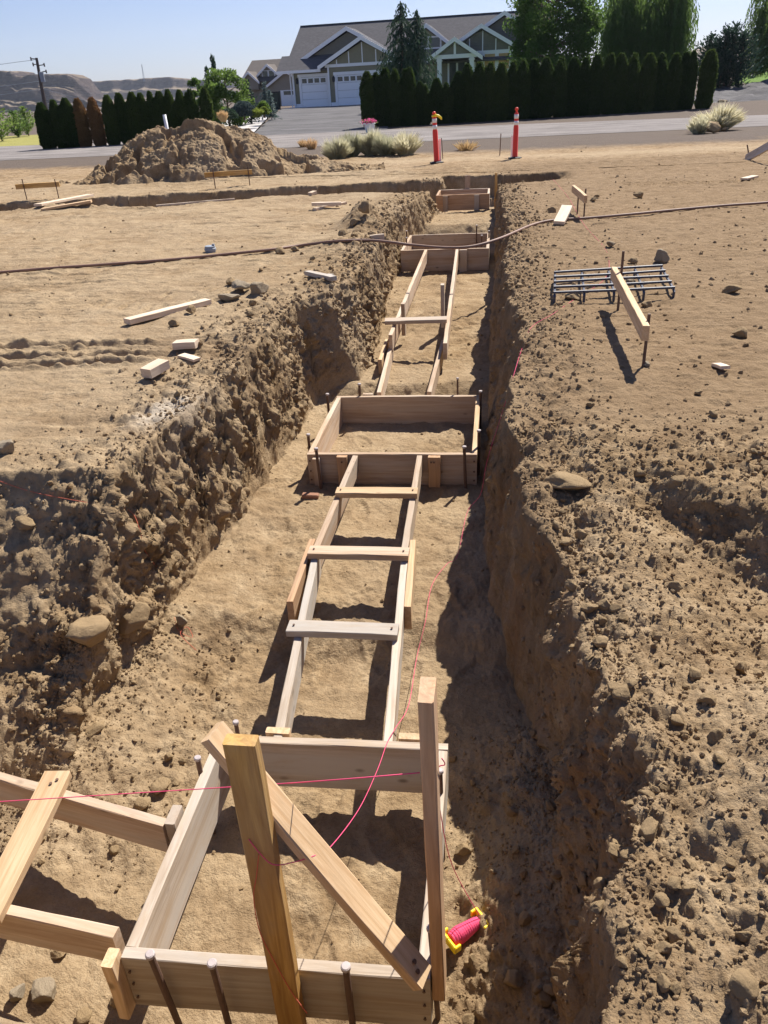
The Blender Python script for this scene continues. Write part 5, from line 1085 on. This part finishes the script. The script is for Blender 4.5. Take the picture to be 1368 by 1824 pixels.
q = PV(457, 208, 47); blades('ornamental_grass', q, .5, .5, 700, 'yellow grass clump beside the round blue grey shrub', F_LIGHT, 94, 'grass clump', .02)
for i, (px, py, v, hh, rx, lab) in enumerate([(2, 243, 52, 2.0, 1.3, 'young conifer cut by the left edge'), (32, 238, 58, 1.55, 1.15, 'low young conifer on the dry lawn'), (50, 235, 60, 1.8, .95, 'young conifer touching the left hedge')]):
    p = PV(px, py, v); p.z = 0; conifer('young_conifer', p, hh, rx, lab, F_WIL, 95+i, 14, .0, 'tree', up=.6, needle=(.14, .3), dens=1.3, grp='young conifers on the lawn', power=.7)
# planter
pt = P(659, 238, 0); pt.z = .05; pt.y -= .0; pt.z += 0; r = empty('flower_planter', pt, 'white square planter of pink flowers at the road edge', 'planter')
bm = bmesh.new(); a = [bm.verts.new((x*.18, y*.18, 0)) for x, y in ((-1, -1), (1, -1), (1, 1), (-1, 1))]; b_ = [bm.verts.new((x*.27, y*.27, .42)) for x, y in ((-1, -1), (1, -1), (1, 1), (-1, 1))]; bm.faces.new(a[::-1]); bm.faces.new(b_)
for k in range(4): bm.faces.new([a[k], a[(k+1) % 4], b_[(k+1) % 4], b_[k]])
add_box(bm, (0, 0, .425), (.60, .60, .05), None, .01); bmobj('planter_box', bm, M_WHITEP, r); r.scale = (.82,)*3
rr = np.random.default_rng(4); n_ = 700; C = rr.normal(0, 1, (n_, 3))*np.array([.15, .14, .06])+np.array([0, 0, .50]); V, F = quads(C, rr.normal(size=(n_, 3)), rr.normal(size=(n_, 3)), rr.uniform(.05, .1, n_), rr.uniform(.04, .09, n_)); link('flowers', npmesh('flowers', V, F, F_PINK, False), None, r)
C = rr.normal(0, 1, (400, 3))*np.array([.15, .14, .05])+np.array([0, 0, .46]); V, F = quads(C, rr.normal(size=(400, 3)), rr.normal(size=(400, 3)), rr.uniform(.05, .1, 400), rr.uniform(.04, .09, 400)); link('leaves', npmesh('leaves', V, F, F_DEC, False), None, r)
# bin
p = HO+hx*(-1.25)-hy*.9; r = empty('trash_bin', p, 'dark wheeled trash bin left of the garage', 'trash bin', None, HR)
bm = bmesh.new(); add_prism(bm, [(-.34, -.32, -.1), (.34, -.32, -.1), (.42, -.38, 1.25), (-.42, -.38, 1.25)], (0, .72, 0)); bmobj('bin_body', bm, simple('green_black_plastic', (.03, .045, .035), .6, .3), r)
bm = bmesh.new(); add_box(bm, (0, 0, 1.31), (.92, .86, .10), None, .03); bmobj('bin_lid', bm, M_BLACKR, r)
# utility pole and wires
a = PV(82, 200, 105); t = PV(65, 103, 105); r = empty('utility_pole', a, 'leaning wooden utility pole in front of the mesa', 'utility pole'); bm = bmesh.new(); d = t-a; add_tube(bm, [(0, 0, -1.), d*.5, d], [.24, .2, .15], 10); bmobj('pole', bm, M_POLE, r)
bm = bmesh.new(); q = d*.66; add_tube(bm, [q+Vector((.35, -.1, -.6)), q+Vector((.35, -.1, -.55)), q+Vector((.32, -.1, .45)), q+Vector((.32, -.1, .5))], [.2, .26, .26, .1], 12); bmobj('transformer', bm, M_GREYP, r)
bm = bmesh.new()
for f_, dx in ((.98, -.7), (.86, .8), (.88, -.55), (.74, .9)): add_tube(bm, [d*f_, d*f_+Vector((dx, 0, .06))], .05, 6); add_tube(bm, [d*f_+Vector((dx, 0, -.15)), d*f_+Vector((dx, 0, .22))], .08, 8)
bmobj('insulator_arm', bm, M_POLE, r)
bm = bmesh.new(); add_tube(bm, [d*.45, Vector((9.5, -2, 0))], .02, 4); bmobj('guy_wire', bm, M_GREYP, r)
for f_, lab in ((.97, 'top overhead wire left of the pole'), (.58, 'middle overhead wire left of the pole'), (.43, 'lowest overhead wire left of the pole')):
    s = a+d*f_; e = s+Vector(UX)*(-45)+Vector((0, 0, -.8)); string('power_line', [s, (s+e)/2-Z*.9, e], M_GREYP, .022, 6, label=lab, cat='wire')
# lattice mast on the mesa
a = PV(257, 142, 1480); r = empty('radio_mast', a, 'thin radio mast on top of the mesa', 'mast'); bm = bmesh.new()
for sx_, sy_ in ((-1, -1), (1, -1), (0, 1)): add_tube(bm, [(sx_*1.2, sy_*1.2, -3), (sx_*.25, sy_*.25, 22)], .28, 5)
for k in range(8): z = k*2.7; w_ = 1.2-.95*z/22; add_tube(bm, [(-w_, -w_, z), (w_, -w_, z+1.3), (0, w_, z+2.7)], .15, 4)
bmobj('lattice', bm, M_GREYP, r)
# dark boulders and dirt on the gravel yard at right
for px, py, w_, lab in ((1300, 153, 12, 'dark boulder on the gravel slope below the far lawn'), (1320, 152, 14, 'second dark boulder right of the first on the gravel slope'), (1330, 178, 16, 'boulder low on the gravel slope at right'), (1287, 183, 14, 'pale stone on the gravel slope foot')):
    v = 47+(190-py)*.36; p = PV(px, py, v); R_ = w_*v*1.15/FPX/2; o = link('boulder', random.choice(RG)); o.location = p; o.scale = (R_,)*3; tag(o, lab, 'boulder')

# ------------------------------------------------------------------ air
bm = bmesh.new(); add_box(bm, (-300, 1350, 90), (5200, 2900, 222)); hm = bpy.data.materials.new('air'); hm.use_nodes = True; t_ = hm.node_tree; t_.nodes.remove(t_.nodes['Principled BSDF'])
pv = t_.nodes.new('ShaderNodeVolumePrincipled'); pv.inputs['Color'].default_value = (.80, .87, 1, 1); pv.inputs['Density'].default_value = .00010; pv.inputs['Anisotropy'].default_value = .3; t_.links.new(pv.outputs[0], t_.nodes['Material Output'].inputs['Volume'])
tag(bmobj('haze', bm, hm), kind='stuff')
